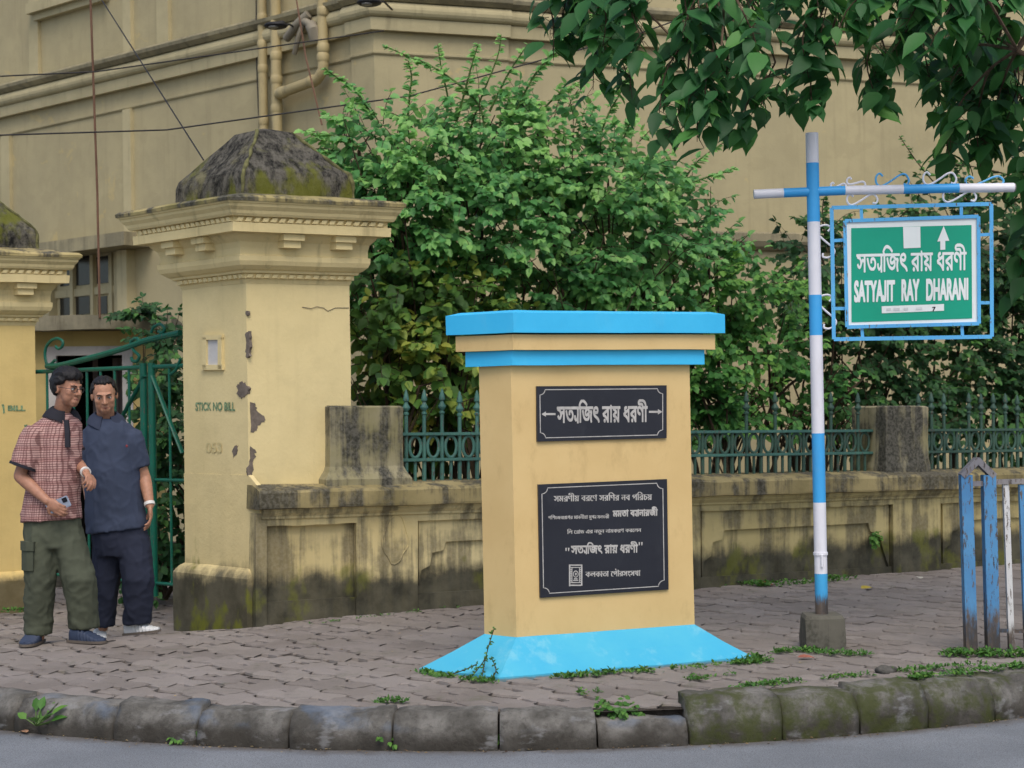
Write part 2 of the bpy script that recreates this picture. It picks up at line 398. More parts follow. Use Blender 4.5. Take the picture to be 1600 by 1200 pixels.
# interlocking pavers with S-shaped sides
def pavers():
    P, A, rot = .335, .030, R(11); cr, sr = math.cos(rot), math.sin(rot)
    V = []; F = []; var = []
    rr = random.Random(3)
    def warp(s, t, o=0.0):
        x = (s + o + .20*math.sin(2*math.pi*t))*P; y = (t + .215*math.sin(4*math.pi*(s+o)))*P*.98
        return x*cr-y*sr, x*sr+y*cr
    K = 7
    for j in range(-34, 40):
        for i in range(-38, 40):
            o_ = .5*(j % 2); cx, cy = warp(i+.5, j+.5, o_); cx += 0; cy += 12.0
            if not (-9.5 < cx < 10 and 7.9 < cy < 19.5): continue
            d, dr = kerb_d(cx, cy)
            if d < .13: continue
            if (cy-11.9) > (cx+1.75)*.55+ .55 and cx > -1.2: continue   # behind the wall
            g = .016+.040*rr.random()**2; tilt = (rr.gauss(0, .008), rr.gauss(0, .011)); dz = rr.gauss(0, .0026)
            ring = []
            for side in range(4):
                for k in range(K):
                    u = g + (1-2*g)*k/K
                    ring.append([(u, g), (1-g, u), (1-u, 1-g), (g, 1-u)][side])
            top = []
            for lev in (0, 1, 2):
                b = len(V)
                for (a, c) in ring:
                    m = (0.035, 0.0, -.01)[lev]
                    aa = .5+(a-.5)*(1-2*m); c2 = .5+(c-.5)*(1-2*m)
                    x, y = warp(i+aa, j+c2, o_); y += 12.0
                    q, dd = kerb_d(x, y)
                    if q < .175: x -= dd.x*(.175-q); y -= dd.y*(.175-q)
                    z = gz(x, y)+dz+tilt[0]*(x-cx)+tilt[1]*(y-cy) + (0, -.004, -.03)[lev]
                    V.append((x, y, z))
                top.append(b)
            n = len(ring); v = rr.random()
            F.append([top[0]+k for k in range(n)]); var.append(v)
            for L in (0, 1):
                for k in range(n):
                    k2 = (k+1) % n
                    F.append([top[L+1]+k, top[L+1]+k2, top[L]+k2, top[L]+k]); var.append(v)
    me = bpy.data.meshes.new('pavement'); me.from_pydata(V, [], F); me.update()
    at_ = me.attributes.new('var', 'FLOAT', 'FACE'); at_.data.foreach_set('value', var)
    o = link_mesh('pavement', me, M['paver']); o['kind'] = 'structure'
pavers()

# ---------------------------------------------------------------- kerb stones
def kerb_mat(name, moss):
    t = NT(name); p = t.pos(); X = t.xyz(p)
    n1 = t.noise(p, 4.0, 7, .65); n2 = t.noise(p, 40, 5, .7); n3 = t.noise(p, 2.3, 5)
    col = t.mix(t.ramp(n1, .35, .68), lin(78, 76, 71), lin(124, 121, 115))
    col = t.mix(t.math('MULTIPLY', t.ramp(n2, .5, .7), .45), col, lin(54, 51, 46))
    low = t.ramp(t.math('ADD', X[2], t.math('MULTIPLY', n1, .16)), .05, -.05)
    col = t.mix(t.math('MULTIPLY', low, .75), col, lin(50, 46, 40))
    pal = t.math('MULTIPLY', t.ramp(t.noise(t.mapv(p, (1,1,2.2)), 5.0, 5, .6), .57, .68), .5)
    col = t.mix(pal, col, lin(140, 140, 140))
    if moss: 
        mf = t.ramp(t.noise(p, 5.2, 7, .7), .42, .60)
        col = t.mix(t.math('MULTIPLY', mf, .8), col, lin(62, 68, 30))
    else:
        bl = t.math('MULTIPLY', t.math('MULTIPLY', t.ramp(n3, .52, .62), t.ramp(X[2], -.09, -.05)), .4)
        col = t.mix(bl, col, lin(92, 112, 136))
    t.bump(t.math('ADD', n1, t.math('MULTIPLY', n2, .5)), .7, .02); return t.done(col, .9, .2)
M['kerb'] = kerb_mat('worn_kerb_stone', False); M['kerb_moss'] = kerb_mat('mossy_kerb_stone', True)
def kerb_stone(label, s0, s1, top, mat, depth=.19, rnd=.055, seed=0, lean=0.0):
    """rounded worn block lying along the kerb line from arc length s0 to s1"""
    nx, nq = 12, 22; gap = .006
    rings = []
    for i in range(nx+1):
        f = i/nx; s = s0+gap + (s1-s0-2*gap)*f
        p, t, d = kerb_pt(s)
        e = 1 - .03*max(0, (abs(f-.5)*2-.9)/.1)**2      # ends worn in
        ring = []
        H = (top-ROAD_Z+.03); zc = ROAD_Z-.03+H/2; yc = depth/2
        for q in range(nq):
            a = 2*math.pi*q/nq; ca, sa = math.cos(a), math.sin(a); pw = .10
            yy = yc + math.copysign(abs(ca)**pw, ca)*depth/2*(e if ca < 0 else 1)
            zz = zc + math.copysign(abs(sa)**pw, sa)*H/2*(e if sa > 0 else 1)
            zt = max(0.0, (zz-zc)/(H/2)); yf = max(0.0, (yc-yy)/(depth/2))
            yy += .05*zt**4*yf; zz -= .028*max(0, (yf-.55)/.45)**2*(1 if zt > .6 else 0) + lean*zt; 
            w = Vector((p.x-d.x*yy, p.y-d.y*yy, zz))
            nz = mnoise.fractal(w*6.5+Vector((seed*3.1, 0, 0)), 1.0, 2.0, 5)*.020 - .02*max(0, mnoise.noise(Vector((seed*7.7, f*2.2, zt*1.5))))
            w += Vector((d.x*nz, d.y*nz, nz*.8*(1 if zz > zc else 0)))
            ring.append(w)
        rings.append(ring)
    mb = MB(); mb.rings(rings)
    p, t, d = kerb_pt((s0+s1)/2)
    org = Vector((p.x, p.y, ROAD_Z))
    me = mb.mesh('kerb_stone', org, True)
    bm = bmesh.new(); bm.from_mesh(me); bmesh.ops.recalc_face_normals(bm, faces=bm.faces[:]); bm.to_mesh(me); bm.free()
    o = link_mesh('kerb_stone', me, mat); o.location = org
    return tag(o, label, 'kerb stone', 'stones of the kerb along the pavement edge')
def s_at(px, py):
    p = atz(px, py, ROAD_Z); return KR*math.atan2(p.x-KC.x, KC.y-p.y)
kx = [(-150,1128,'mossless kerb stone cut by the left picture edge, below the walking men'), (18,1144,'kerb stone with a green weed sprouting at its joint, below the man in plaid'),
 (172,1158,'grey kerb stone left of centre with a sunken front, between two weeds'), (302,1166,'grey kerb stone left of the dark open joint, weed at its left end'),
 (450,1171,'pale scuffed kerb stone right of the dark open joint'), (612,1174,'long grey kerb stone with whitish scuffs in front of the blue base left corner'),
 (779,1175,'kerb stone with bluish paint traces left of the broken gap'), (934,1171,None), (1076,1164,'rounded mossy kerb stone just right of the broken gap'),
 (1208,1150,'mossy kerb stone below the sign post foot'), (1316,1138,'second mossy kerb stone right of the sign post foot'),
 (1421,1130,'dark mossy kerb stone left of the barrier posts'), (1532,1122,'green mossy kerb stone under the barrier posts'), (1680,1108,None)]
for i in range(len(kx)-1):
    lab = kx[i][2]
    if lab is None: continue
    right = kx[i][0] > 1000
    kerb_stone(lab, s_at(kx[i][0], kx[i][1]), s_at(kx[i+1][0], kx[i+1][1]), .02+(.045 if right else 0)+random.uniform(-.016,.012), M['kerb_moss'] if right else M['kerb'], .24 if right else .19, seed=i)
# stones beyond the picture on both sides, and the broken low stretch with its overhanging paver
s0, s1 = s_at(934, 1171), s_at(1076, 1164)
kerb_stone('broken low kerb stone sunken between the bluish stone and the mossy stones', s0, s1, -.036, M['kerb'], .18, seed=40)
m = MB()
for i in range(100):
    (a, _, da), (b, _, db) = kerb_pt(-7.5+.15*i, .16), kerb_pt(-7.5+.15*(i+1), .16)
    m.add([(a.x,a.y,-.3),(b.x,b.y,-.3),(b.x,b.y,-.013),(a.x,a.y,-.013)], [(0,1,2,3)])
o = m.build('ground', M['soil'], fix=False); o['kind'] = 'structure'
s = s_at(1680, 1108)
for k in range(7):
    kerb_stone('kerb stone beyond the right picture edge', s, s+.55, .06, M['kerb_moss'], .24, seed=60+k); s += .55
s = s_at(-150, 1128)
for k in range(7):
    kerb_stone('kerb stone beyond the left picture edge', s-.55, s, .02, M['kerb'], .19, seed=70+k); s -= .55

# ---------------------------------------------------------------- boundary wall
TH = R(29); U = Vector((math.cos(TH), math.sin(TH), 0)); NB = Vector((-math.sin(TH), math.cos(TH), 0))     # along the wall, and back into the garden
W0 = atz(404, 974, 0.0)
WX = Matrix.Translation(W0) @ Matrix.Rotation(TH, 4, 'Z') @ Matrix.Rotation(R(0.85), 4, 'Y')               # the wall follows the falling street
WXi = WX.inverted()
WN = WX.to_3x3() @ Vector((0, -1, 0)); WP = WX @ Vector((0, 0, 0))
def wl(px, py, y=0.0):     # pixel -> wall-local x, z on the plane local y
    p = hit(px, py, WX @ Vector((0, y, 0)), WN); q = WXi @ p; return q.x, q.z
WEND = 11.0
COP_B, COP_T = wl(427, 796, -.10)[1], wl(427, 766, -.10)[1]
def build_wall():
    t = thing('boundary_wall', 'low stained cream garden wall with heavy coping and sunk panels', 'wall', W0)
    xa = [wl(415, 880)[0], wl(557, 880)[0], wl(653, 880)[0], wl(1090, 850)[0], wl(1396, 840)[0], wl(1470, 840)[0]]
    # wall body with sunk panels
    panels = [(max(.06, xa[0]), xa[1]), (xa[2], xa[3]-.95), (xa[3]-.55, xa[3]-.05), (xa[3]+.03, xa[4]), (xa[5], xa[5]+1.9), (xa[5]+2.3, WEND-.2)]
    body = MB(WX); th = .36; d = .055; zt = COP_B - .12; zb = .20
    x = -.02
    edges = []
    for a, b in panels:
        edges.append(('s', x, a)); edges.append(('p', a, b)); x = b
    edges.append(('s', x, WEND))
    for kind, a, b in edges:
        if kind == 's': body.box(a, b, 0, th, -.5, COP_B-.03)
        else:
            body.box(a, b, d, th, -.5, COP_B-.03)
            n = max(3, int((b-a)/.07)); 
            for i in range(n):     # the ragged top band of the panel
                x0, x1 = a+(b-a)*i/n, a+(b-a)*(i+1)/n
                z = zt + .014*mnoise.noise(Vector((x0*5, 3.1, 0)))
                z2 = zt + .014*mnoise.noise(Vector((x1*5, 3.1, 0)))
                body.hexa([(x0,-.002,z),(x1,-.002,z2),(x1,d+.01,z2),(x0,d+.01,z),(x0,-.002,COP_B-.034),(x1,-.002,COP_B-.034),(x1,d+.01,COP_B-.034),(x0,d+.01,COP_B-.034)])
            # thicker damp plinth in the panel foot
            body.box(a, b, d-.03, d+.02, -.5, zb-.06)
    body.build('wall_body', M['wall'], t)
    # second step inside the right-hand and middle panels
    def step(a, b, zlo, zhi, name):
        m = MB(WX); n = 9
        prof = [(a, zlo), (a+.02, zlo+(zhi-zlo)*.35), (a+.09, zlo+(zhi-zlo)*.45), (a+.11, zlo+(zhi-zlo)*.75), (a+.2, zlo+(zhi-zlo)*.8), (a+.22, zhi), (b-.22, zhi+.01), (b-.2, zhi-.06), (b-.1, zhi-.1), (b-.06, zlo+(zhi-zlo)*.4), (b, zlo)]
        # plaster left around the sunk inner field
        for (x0, z0), (x1, z1) in zip(prof[:-1], prof[1:]):
            if abs(x1-x0) < 1e-6: continue
            m.hexa([(x0,d-.028,z0),(x1,d-.028,z1),(x1,d+.004,z1),(x0,d+.004,z0),(x0,d-.028,zt+.006),(x1,d-.028,zt+.006),(x1,d+.004,zt+.006),(x0,d+.004,zt+.006)])
        return m.build(name, M['wall'], t)
    step(xa[3]+.06, xa[4]-.03, .14, zt-.16, 'panel_border')
    step(xa[2]+.02, xa[3]-.97, .20, zt-.16, 'panel_border')
    step(xa[5]+.05, xa[5]+1.85, .14, zt-.16, 'panel_border')
    # shield-shaped outline in the plaster strip
    m = MB(WX); cx, cz = wl(618, 840); pts = []
    for i in range(26):
        a = 2*math.pi*i/25; rx = .10*(1+.15*math.cos(3*a)); rz = .15*(1+.12*math.sin(2*a+.6))
        pts.append((cx+rx*math.sin(a), -.001, cz+rz*math.cos(a)-(.03 if abs(i-12.5) < 2 else 0)))
    m.tube(pts, .006, 6); m.build('plaster_scar', M['wall'], t)
    # lower moulding and coping
    m = MB(WX)
    prof = [(0.002, COP_B-.075), (-.018, COP_B-.07), (-.018, COP_B-.055), (-.04, COP_B-.03), (-.05, COP_B+.002), (.1, COP_B+.002)]
    n = 40; x0, x1 = .02, WEND
    rings = []
    for i in range(n+1):
        x = x0+(x1-x0)*i/n
        rings.append([(x, y+.004*mnoise.noise(Vector((x*4, y*20, 1))), z+.006*mnoise.noise(Vector((x*6, 7, 2)))) for y, z in prof])
    m.rings(rings); m.build('moulding', M['wall'], t)
    m = MB(WX); rings = []; n = 160; rn = random.Random(5)
    prof = [(-.07, COP_B), (-.098, COP_B+.004), (-.10, COP_B+.02), (-.10, COP_T-.02), (-.088, COP_T-.003), (.04, COP_T+.03), (.36, COP_T+.035), (.44, COP_T), (.44, COP_B)]
    for i in range(n+1):
        x = -.03+(WEND+.03)*i/n
        rings.append([(x, y + .007*mnoise.fractal(Vector((x*5, y*9, z*9)), 1, 2, 3), z + (.007*mnoise.fractal(Vector((x*4, y*9, z*9+4)), 1, 2, 3))) for y, z in prof])
    m.rings(rings); m.build('coping', M['coping'], t)
    # low piers
    def pier(x0, x1, y0, y1, h, name='pier', flare=.05):
        m = MB(WX); rings = []
        levels = [(COP_T-.02, flare), (COP_T+.06, flare), (COP_T+.11, flare*.35), (COP_T+.15, 0), (COP_T+(h-COP_T)*.5, -.004), (h-.012, 0), (h, -.015)]
        for z, e in levels:
            ring = []; N = 6
            c = [(x0-e,y0-e),(x1+e,y0-e),(x1+e,y1+e),(x0-e,y1+e)]
            for q in range(4):
                for k in range(N):
                    f = k/N; px = c[q][0]+(c[(q+1)%4][0]-c[q][0])*f; py = c[q][1]+(c[(q+1)%4][1]-c[q][1])*f
                    nn = .006*mnoise.fractal(Vector((px*6, py*6, z*5)), 1, 2, 3)
                    ring.append((px+nn, py+nn, z+.004*mnoise.noise(Vector((px*8, py*8, z)))))
            rings.append(ring)
        m.rings(rings); return m.build(name, M['pier'], t)
    hz = wl(600, 634, .0)[1]
    xr = wl(630, 690, .04)[0]
    pier(.55, xr, .04, .46, hz)
    xl, x2 = wl(1384, 700, .02)[0], wl(1451, 700, .02)[0]
    hz2 = wl(1400, 634, .05)[1]
    pier(xl, x2, .02, .46, hz2, flare=.012)
    return t, xr, xl, x2
wall_thing, PIER_A, PIER_B, PIER_C = build_wall()

# ---------------------------------------------------------------- iron railing on the wall
def build_railing(label, xa, xb, first, dark):
    mat = M['iron_dark'] if dark else M['iron']; near = mat
    base = WX @ Vector(((xa+xb)/2, .2, COP_T+.03)); yc = .2
    t = thing('iron_railing', label, 'railing', base, 'iron railings standing on the garden wall')
    zt, zb = wl(690, 678, yc)[1], wl(690, 718, yc)[1]; z0 = COP_T+.02; ztip = wl(690, 609, yc)[1]
    m = MB(WX); m.bbox(xa, xb, yc-.025, yc+.025, zt-.012, zt+.012, .004); m.build('top_rail', mat, t)
    m = MB(WX); m.bbox(xa, xb, yc-.025, yc+.025, zb-.012, zb+.012, .004); m.build('bottom_rail', mat, t)
    p = .1475; x = xa+first; k = 0; zm = (zt+zb)/2
    rnd = random.Random(int(xa*100))
    while x < xb-.03:
        m = MB(WX); mat = near if x < xa+1.9 else M['iron_dark']
        tip = ztip + rnd.uniform(-.012, .012); miss = rnd.random() < (.12 if x < xa+1.4 else .45 if not dark else .6)
        top = zt+.03 if miss else tip
        m.tube([(x,yc,z0-.02),(x,yc,zb)], .0165, 8)
        m.tube([(x,yc,zb),(x,yc,zt)], .0145, 8)
        if not miss:
            prof = [(.015, zt+.01), (.0145, tip-.19), (.021, tip-.185), (.021, tip-.172), (.012, tip-.165), (.014, tip-.16), (.031, tip-.138), (.031, tip-.13), (.016, tip-.108), (.013, tip-.09), (.022, tip-.085), (.024, tip-.075), (.019, tip-.05), (.010, tip-.015), (.003, tip)]
            c = Vector((x, yc, 0)); n = 10
            m.rings([[c+Vector((r*math.cos(2*math.pi*j/n), r*math.sin(2*math.pi*j/n), z)) for j in range(n)] for r, z in prof])
        m.build('spear_bar', mat, t, smooth=True)
        if x+p < xb:
            xc = x+p/2
            m = MB(WX); rr = (zt-zb)/2-.016
            m.tube([(xc+.047*math.cos(a), yc, zm+rr*math.sin(a)) for a in [2*math.pi*i/20 for i in range(21)]], .0085, 6, flat=(1, 1.5))
            m.build('ring', mat, t, smooth=True)
            m = MB(WX); m.tube([(xc,yc,z0-.02),(xc,yc,zb)], .0125, 8); m.build('short_bar', mat, t)
        x += p; k += 1
    return t
build_railing('weathered green iron railing with spear tips between pillar pier and stained right-hand pier', PIER_A, PIER_B, .10, False)
build_railing('dark green iron railing running right from the stained low pier', PIER_C, PIER_C+3.3, .05, True)

# ---------------------------------------------------------------- gate pillars
V = Vector((-math.cos(R(46)), math.sin(R(46)), 0))       # along the gateway
def pillar_geom(O, a, b):
    """ring of the parallelogram shaft at offset e and height z; O is the shaft's front corner"""
    def ring(e, z, n=1, j=0.0):
        er = e*.72 if e > 0 else e
        c = [O+U*(-e)+V*(-e), O+U*(a+er)+V*(-e), O+U*(a+er)+V*(b+e), O+U*(-e)+V*(b+e)]
        out = []
        for q in range(4):
            for k in range(n):
                p = c[q].lerp(c[(q+1) % 4], k/n); w = Vector((p.x, p.y, z))
                if j: 
                    w += Vector((mnoise.noise(w*5), mnoise.noise(w*5+Vector((9,0,0))), mnoise.noise(w*5+Vector((0,9,0)))))*j
                out.append(w)
        return out
    return ring
def catmull_v(P, k):
    out = []
    for a, b in zip(P[:-1], P[1:]): out += [a.lerp(b, j/k) for j in range(k)]
    return out+[P[-1]]
M['cap_ridge'] = plain('yellow_green_moss', lin(98, 96, 62), .95, .5, 16, .6)
def build_pillar(name_label, O, a, b, zo, mats, low):
    t = thing('gate_pillar', name_label, 'gate pillar', O+U*(a/2)+V*(b/2)+Vector((0,0,zo-.15)))
    ring = pillar_geom(O, a, b); Z = lambda z: z+zo
    m = MB(); m.rings([ring(0, Z(z), 8, .005) for z in (.30, .6, .9, 1.2, 1.5, 1.8, 2.1, 2.40)]); shaft = m.build('shaft', mats[0], t)
    # wider plinth (bigger under the wall's level for the right-hand pillar)
    m = MB(); 
    def pl(e0, z): 
        c = ring(e0, z); return c
    m.rings([ring(low, Z(z), 8, .006) for z in (-.5, -.1, .1, .27, .30)] + [ring(low-.015, Z(.325), 8, .005), ring(low*.45, Z(.35), 8, .005), ring(.002, Z(.37), 8, .0)])
    m.build('plinth', mats[0], t)
    # cornice
    prof = [(.002, 2.36), (.012, 2.385), (.012, 2.392), (.026, 2.394), (.026, 2.425), (.05, 2.43), (.055, 2.445), (.075, 2.455), (.105, 2.48), (.118, 2.51), (.12, 2.545), (.105, 2.55), (.105, 2.60), (.115, 2.64), (.15, 2.675), (.16, 2.695),
            (.232, 2.697), (.235, 2.76), (.215, 2.763), (.215, 2.80), (.25, 2.803), (.262, 2.82), (.268, 2.84), (.29, 2.865), (.296, 2.885), (.305, 2.888), (.31, 2.905)]
    m = MB(); m.rings([ring(e, Z(z), 6, .004 if 2.4 < z < 2.88 else .003) for e, z in prof]); m.build('cornice', mats[1], t)
    # dentil rows and brackets
    m = MB()
    def dents(e, z0, z1, pitch, dep, skew):
        for (P0, D, L) in ((O+U*(-e)+V*(-e), U, a+1.72*e), (O+U*(-e)+V*(-e), V, b+2*e)):
            out = (-V if D is U else -U)
            n = int(L/pitch)
            for i in range(n):
                p = P0+D*(pitch*(i+.12)); q = P0+D*(pitch*(i+.72))
                m.hexa([Vector((p.x,p.y,z0)),Vector((q.x,q.y,z0)),Vector((q.x,q.y,z0))+out*dep,Vector((p.x,p.y,z0))+out*dep,
                        Vector((p.x,p.y,z1))+D*skew,Vector((q.x,q.y,z1))+D*skew,Vector((q.x,q.y,z1))+D*skew+out*dep,Vector((p.x,p.y,z1))+D*skew+out*dep])
    dents(.214, Z(2.767), Z(2.796), .062, .022, .016); dents(.025, Z(2.397), Z(2.422), .062, .014, .012)
    m.build('dentil_band', mats[1], t)
    for (D, L, out) in ((U, a, -V), (V, b, -U)):
        for f in (.30, .80) if D is U else (.32, .80):
            mm = MB(); P0 = O+U*(-.104)+V*(-.104)
            c = P0 + D*(.104+L*f)
            for (hw, z0, z1, dep) in ((.062, 2.60, 2.655, .075), (.078, 2.65, 2.694, .098)):
                A, B = c-D*hw, c+D*hw
                mm.hexa([Vector((A.x,A.y,Z(z0))),Vector((B.x,B.y,Z(z0))),Vector((B.x,B.y,Z(z0)))+out*dep,Vector((A.x,A.y,Z(z0)))+out*dep,
                         Vector((A.x,A.y,Z(z1))),Vector((B.x,B.y,Z(z1))),Vector((B.x,B.y,Z(z1)))+out*dep,Vector((A.x,A.y,Z(z1)))+out*dep])
            mm.build('bracket', mats[1], t)
    # slab and mossy pyramid cap
    m = MB(); m.rings([ring(.318, Z(2.90), 6, .006), ring(.322, Z(2.922), 6, .012), ring(.30, Z(2.94), 6, .010), ring(.02, Z(2.99), 6, .004)]); slab = m.build('cornice_top', M['cap_slab'], t)
    m = MB(); rings = [ring(.030, Z(2.95), 10, .006), ring(.024, Z(3.10), 10, .008), ring(.010, Z(3.15), 10, .008)]
    for f in (.2, .4, .6, .8, 1.0):
        e = -min(a, b)/2 + .035 + (min(a, b)/2)*(1-f)**1.08*1.0 + .10*f
        e = .006 - (min(a, b)/2 - .125)*f
        rings.append(ring(e, Z(3.15+.33*f), 10, .007*(1-.4*f)))
    rings.append([p+Vector((0,0,.015)) for p in ring(-(min(a,b)/2-.03), Z(3.495), 10, .004)])
    m.rings(rings); m.build('mossy_cap', M['cap'], t)
    m = MB()
    for q in (0, 10):       # moss grown along the cap's arrises
        pts = [rg[q] for rg in rings[:-1]]; pts = catmull_v(pts, 4)
        m.tube([p+Vector((mnoise.noise(p*14), mnoise.noise(p*14+Vector((5,0,0))), 0))*.014 for p in pts], [.012+.012*mnoise.noise(p*11) for p in pts], 8)
    m.build('moss_arris', M['cap_ridge'], t, smooth=True)
    return t, ring
O1 = atz(404, 974, 0) + U*.12 - V*(-.075)
O1 = Vector((hit(388, 700, W0+NB*.13, NB).x, hit(388, 700, W0+NB*.13, NB).y, 0))
PA, PB = .785, .80
pil, pring = build_pillar('tall cream gate pillar with mossy pyramid cap, beside the blue-banded plaque block', O1, PA, PB, 0.0, (M['pillar'], M['pillar_top']), .062)
# pedestal of the right-hand pillar, as thick as the wall, from the ground to the coping
m = MB()
def ped(z, e): 
    c = [O1+U*(-.003)+V*(-.132-e), O1+U*(.03)+V*(-.132-e), O1+U*(.03)+V*(.3), O1+V*(PB+.003)+U*(-.003)]
    out = []
    for q in range(4):
        for k in range(6):
            p = c[q].lerp(c[(q+1) % 4], k/6); w = Vector((p.x, p.y, z)); out.append(w+Vector((mnoise.noise(w*5), mnoise.noise(w*5+Vector((9,0,0))), 0))*.005)
    return out
m.rings([ped(.36, .0), ped(.6, 0), ped(.8, 0), ped(.925, 0), ped(1.02, -.127)])
m.build('pedestal', M['pillar'], pil)
# niche with pale panel and the stencilled notice, on the gateway face
LN = Vector((-V.y, V.x, 0)).normalized()
if LN.dot(EYE-O1) < 0: LN = -LN
def on_left(px, py, off=0.0): return hit(px, py, O1+LN*off, LN)
def quadbox(mb, c4, n, d0, d1):
    mb.hexa([c4[0]+n*d0, c4[1]+n*d0, c4[1]+n*d1, c4[0]+n*d1, c4[3]+n*d0, c4[2]+n*d0, c4[2]+n*d1, c4[3]+n*d1])
c4 = lambda x0, y0, x1, y1, f=on_left: [f(x0, y1), f(x1, y1), f(x1, y0), f(x0, y0)]
m = MB()
for (x0, y0, x1, y1) in ((320,527,326,577), (344,527,350,577), (320,523,350,531), (318,570,351,578)): quadbox(m, c4(x0,y0,x1,y1), LN, -.002, .022)
nf = m.build('niche_frame', M['pillar'], pil)
m = MB(); quadbox(m, c4(326,531,344,570), LN, -.004, .006); m.build('niche_panel', M['niche'], nf)
def patch(poly, f, n, name, mat, parent, th=.004, jag=0.0):
    rnd = random.Random(len(poly)*7+int(poly[0][0])); pts = []
    for i in range(len(poly)):
        a, b = Vector(poly[i]), Vector(poly[(i+1) % len(poly)])
        for k in range(4):
            q = a.lerp(b, k/4); pts.append((q.x+rnd.uniform(-jag, jag), q.y+rnd.uniform(-jag, jag)))
    bm = bmesh.new(); vs = [bm.verts.new(f(x, y)+n*th) for x, y in pts]; bm.faces.new(vs)
    r = bmesh.ops.extrude_face_region(bm, geom=bm.faces[:]); 
    for v in [g for g in r['geom'] if isinstance(g, bmesh.types.BMVert)]: v.co -= n*.02
    bmesh.ops.triangulate(bm, faces=bm.faces[:]); bmesh.ops.recalc_face_normals(bm, faces=bm.faces[:])
    mb = MB(); bm.verts.index_update(); mb.add([v.co.copy() for v in bm.verts], [[v.index for v in fc.verts] for fc in bm.faces]); bm.free()
    return mb.build(name, mat, parent)
RN = Vector((U.y, -U.x, 0))
on_right = lambda px, py: hit(px, py, O1, RN)
patch([(371,603),(377,597),(384,598),(388,606),(386,616),(377,624),(371,616)], on_left, LN, 'peeled_patch', M['bare'], pil, .003, 1.5)
patch([(364,705),(369,696),(372,697),(370,710),(364,716)], on_left, LN, 'peeled_patch', M['bare'], pil, .003, 1.2)
patch([(391,628),(398,632),(402,640),(412,650),(414,660),(404,664),(400,674),(391,677)], on_right, RN, 'peeled_patch', M['bare'], pil, .003, 2)
patch([(391,697),(399,706),(398,718),(394,722),(395,744),(388,746),(385,736),(389,722)], on_right, RN, 'peeled_patch', M['bare'], pil, .003, 2)
patch([(384,522),(389,516),(391,536),(390,556),(385,560),(384,545)], on_left, LN, 'peeled_patch', M['bare'], pil, .003, 1.5)
patch([(384,486),(388,486),(388,492),(385,493)], on_left, LN, 'peeled_patch', M['bare'], pil, .003, .8)
# hairline crack on the street face
m = MB(); m.tube([on_right(x, y)+RN*.003 for x, y in ((472,480),(486,482),(495,479),(505,481),(512,486),(524,481),(545,481))], .0022, 5); m.build('crack', M['bare'], pil)

# left pillar, further back across the gateway
d2 = Vector((at(57, 700, 14.1).x, 14.1, 0)); O2 = d2 - U*PA
pil2, _ = build_pillar('yellow gate pillar cut by the left picture edge, with mossy cap', O2, PA, PB, -.17, (M['pillar_yellow'], M['pillar_top']), .065)
# ---------------------------------------------------------------- the large building behind
B0 = Vector((at(590, 300, 19.0).x, 19.0, 0))
LD = Vector((-5.53, 5.1, 0)).normalized(); RD = Vector((6.8, 2.4, 0)).normalized()
LNn = Vector((-LD.y, LD.x, 0)); LNn = LNn if LNn.dot(EYE-B0) > 0 else -LNn
RNn = Vector((-RD.y, RD.x, 0)); RNn = RNn if RNn.dot(EYE-B0) > 0 else -RNn
def hl(px, py, off=0.0): p = hit(px, py, B0+LNn*off, LNn); return (p-B0).dot(LD), p.z
def hr(px, py, off=0.0): p = hit(px, py, B0+RNn*off, RNn); return (p-B0).dot(RD), p.z
def fbox(mb, D, N, s0, s1, z0, z1, o0, o1):
    P = lambda s, o, z: B0 + D*s + N*o + Vector((0, 0, z))
    mb.hexa([P(s0,o0,z0),P(s1,o0,z0),P(s1,o1,z0),P(s0,o1,z0),P(s0,o0,z1),P(s1,o0,z1),P(s1,o1,z1),P(s0,o1,z1)])
mit = (LNn+RNn); mit = mit/(1+LNn.dot(RNn))          # unit mitre offset at the street corner
SP_L, SP_R = hl(555, 150)[0], hr(793, 150)[0]          # corner pilaster edges
LE, RE = 12.0, 15.0
bld = thing('cream_building', 'large cream colonial building with moulded cornice filling the background', 'building', B0)
def sweep(name, prof, mat, smooth=False, brk=.05, parent=bld):
    """profile (out, z) carried along both street faces, breaking forward round the corner pilaster"""
    def ring(base, N): return [base + N*o + Vector((0,0,z)) for o, z in prof]
    def ringk(base, N, e): return [base + N*(o+e) + Vector((0,0,z)) for o, z in prof]
    rs = [ringk(B0+LD*LE, LNn, 0), ringk(B0+LD*(SP_L+.001), LNn, 0), ringk(B0+LD*SP_L, LNn, brk), ringk(B0, mit, brk), ringk(B0+RD*SP_R, RNn, brk), ringk(B0+RD*(SP_R+.001), RNn, 0), ringk(B0+RD*RE, RNn, 0)]
    m = MB(); m.rings(rs); return m.build(name, mat, parent)
# walls: panels of the two faces, with the opening of the low window left free
WXL = hl(180, 450); WXR = hl(80, 450)
ws0, ws1 = hl(178, 450)[0], hl(76, 450)[0]; wz0, wz1 = hl(130, 505)[1], hl(130, 398)[1]
m = MB()
fbox(m, LD, LNn, 0, ws0, -.3, 11.5, -.3, 0); fbox(m, LD, LNn, ws1, LE, -.3, 11.5, -.3, 0)
fbox(m, LD, LNn, ws0, ws1, -.3, wz0, -.3, 0); fbox(m, LD, LNn, ws0, ws1, wz1, 11.5, -.3, 0)
fbox(m, RD, RNn, 0.001, RE, -.3, 11.5, -.3, 0)
m.build('wall', M['bld'], bld)
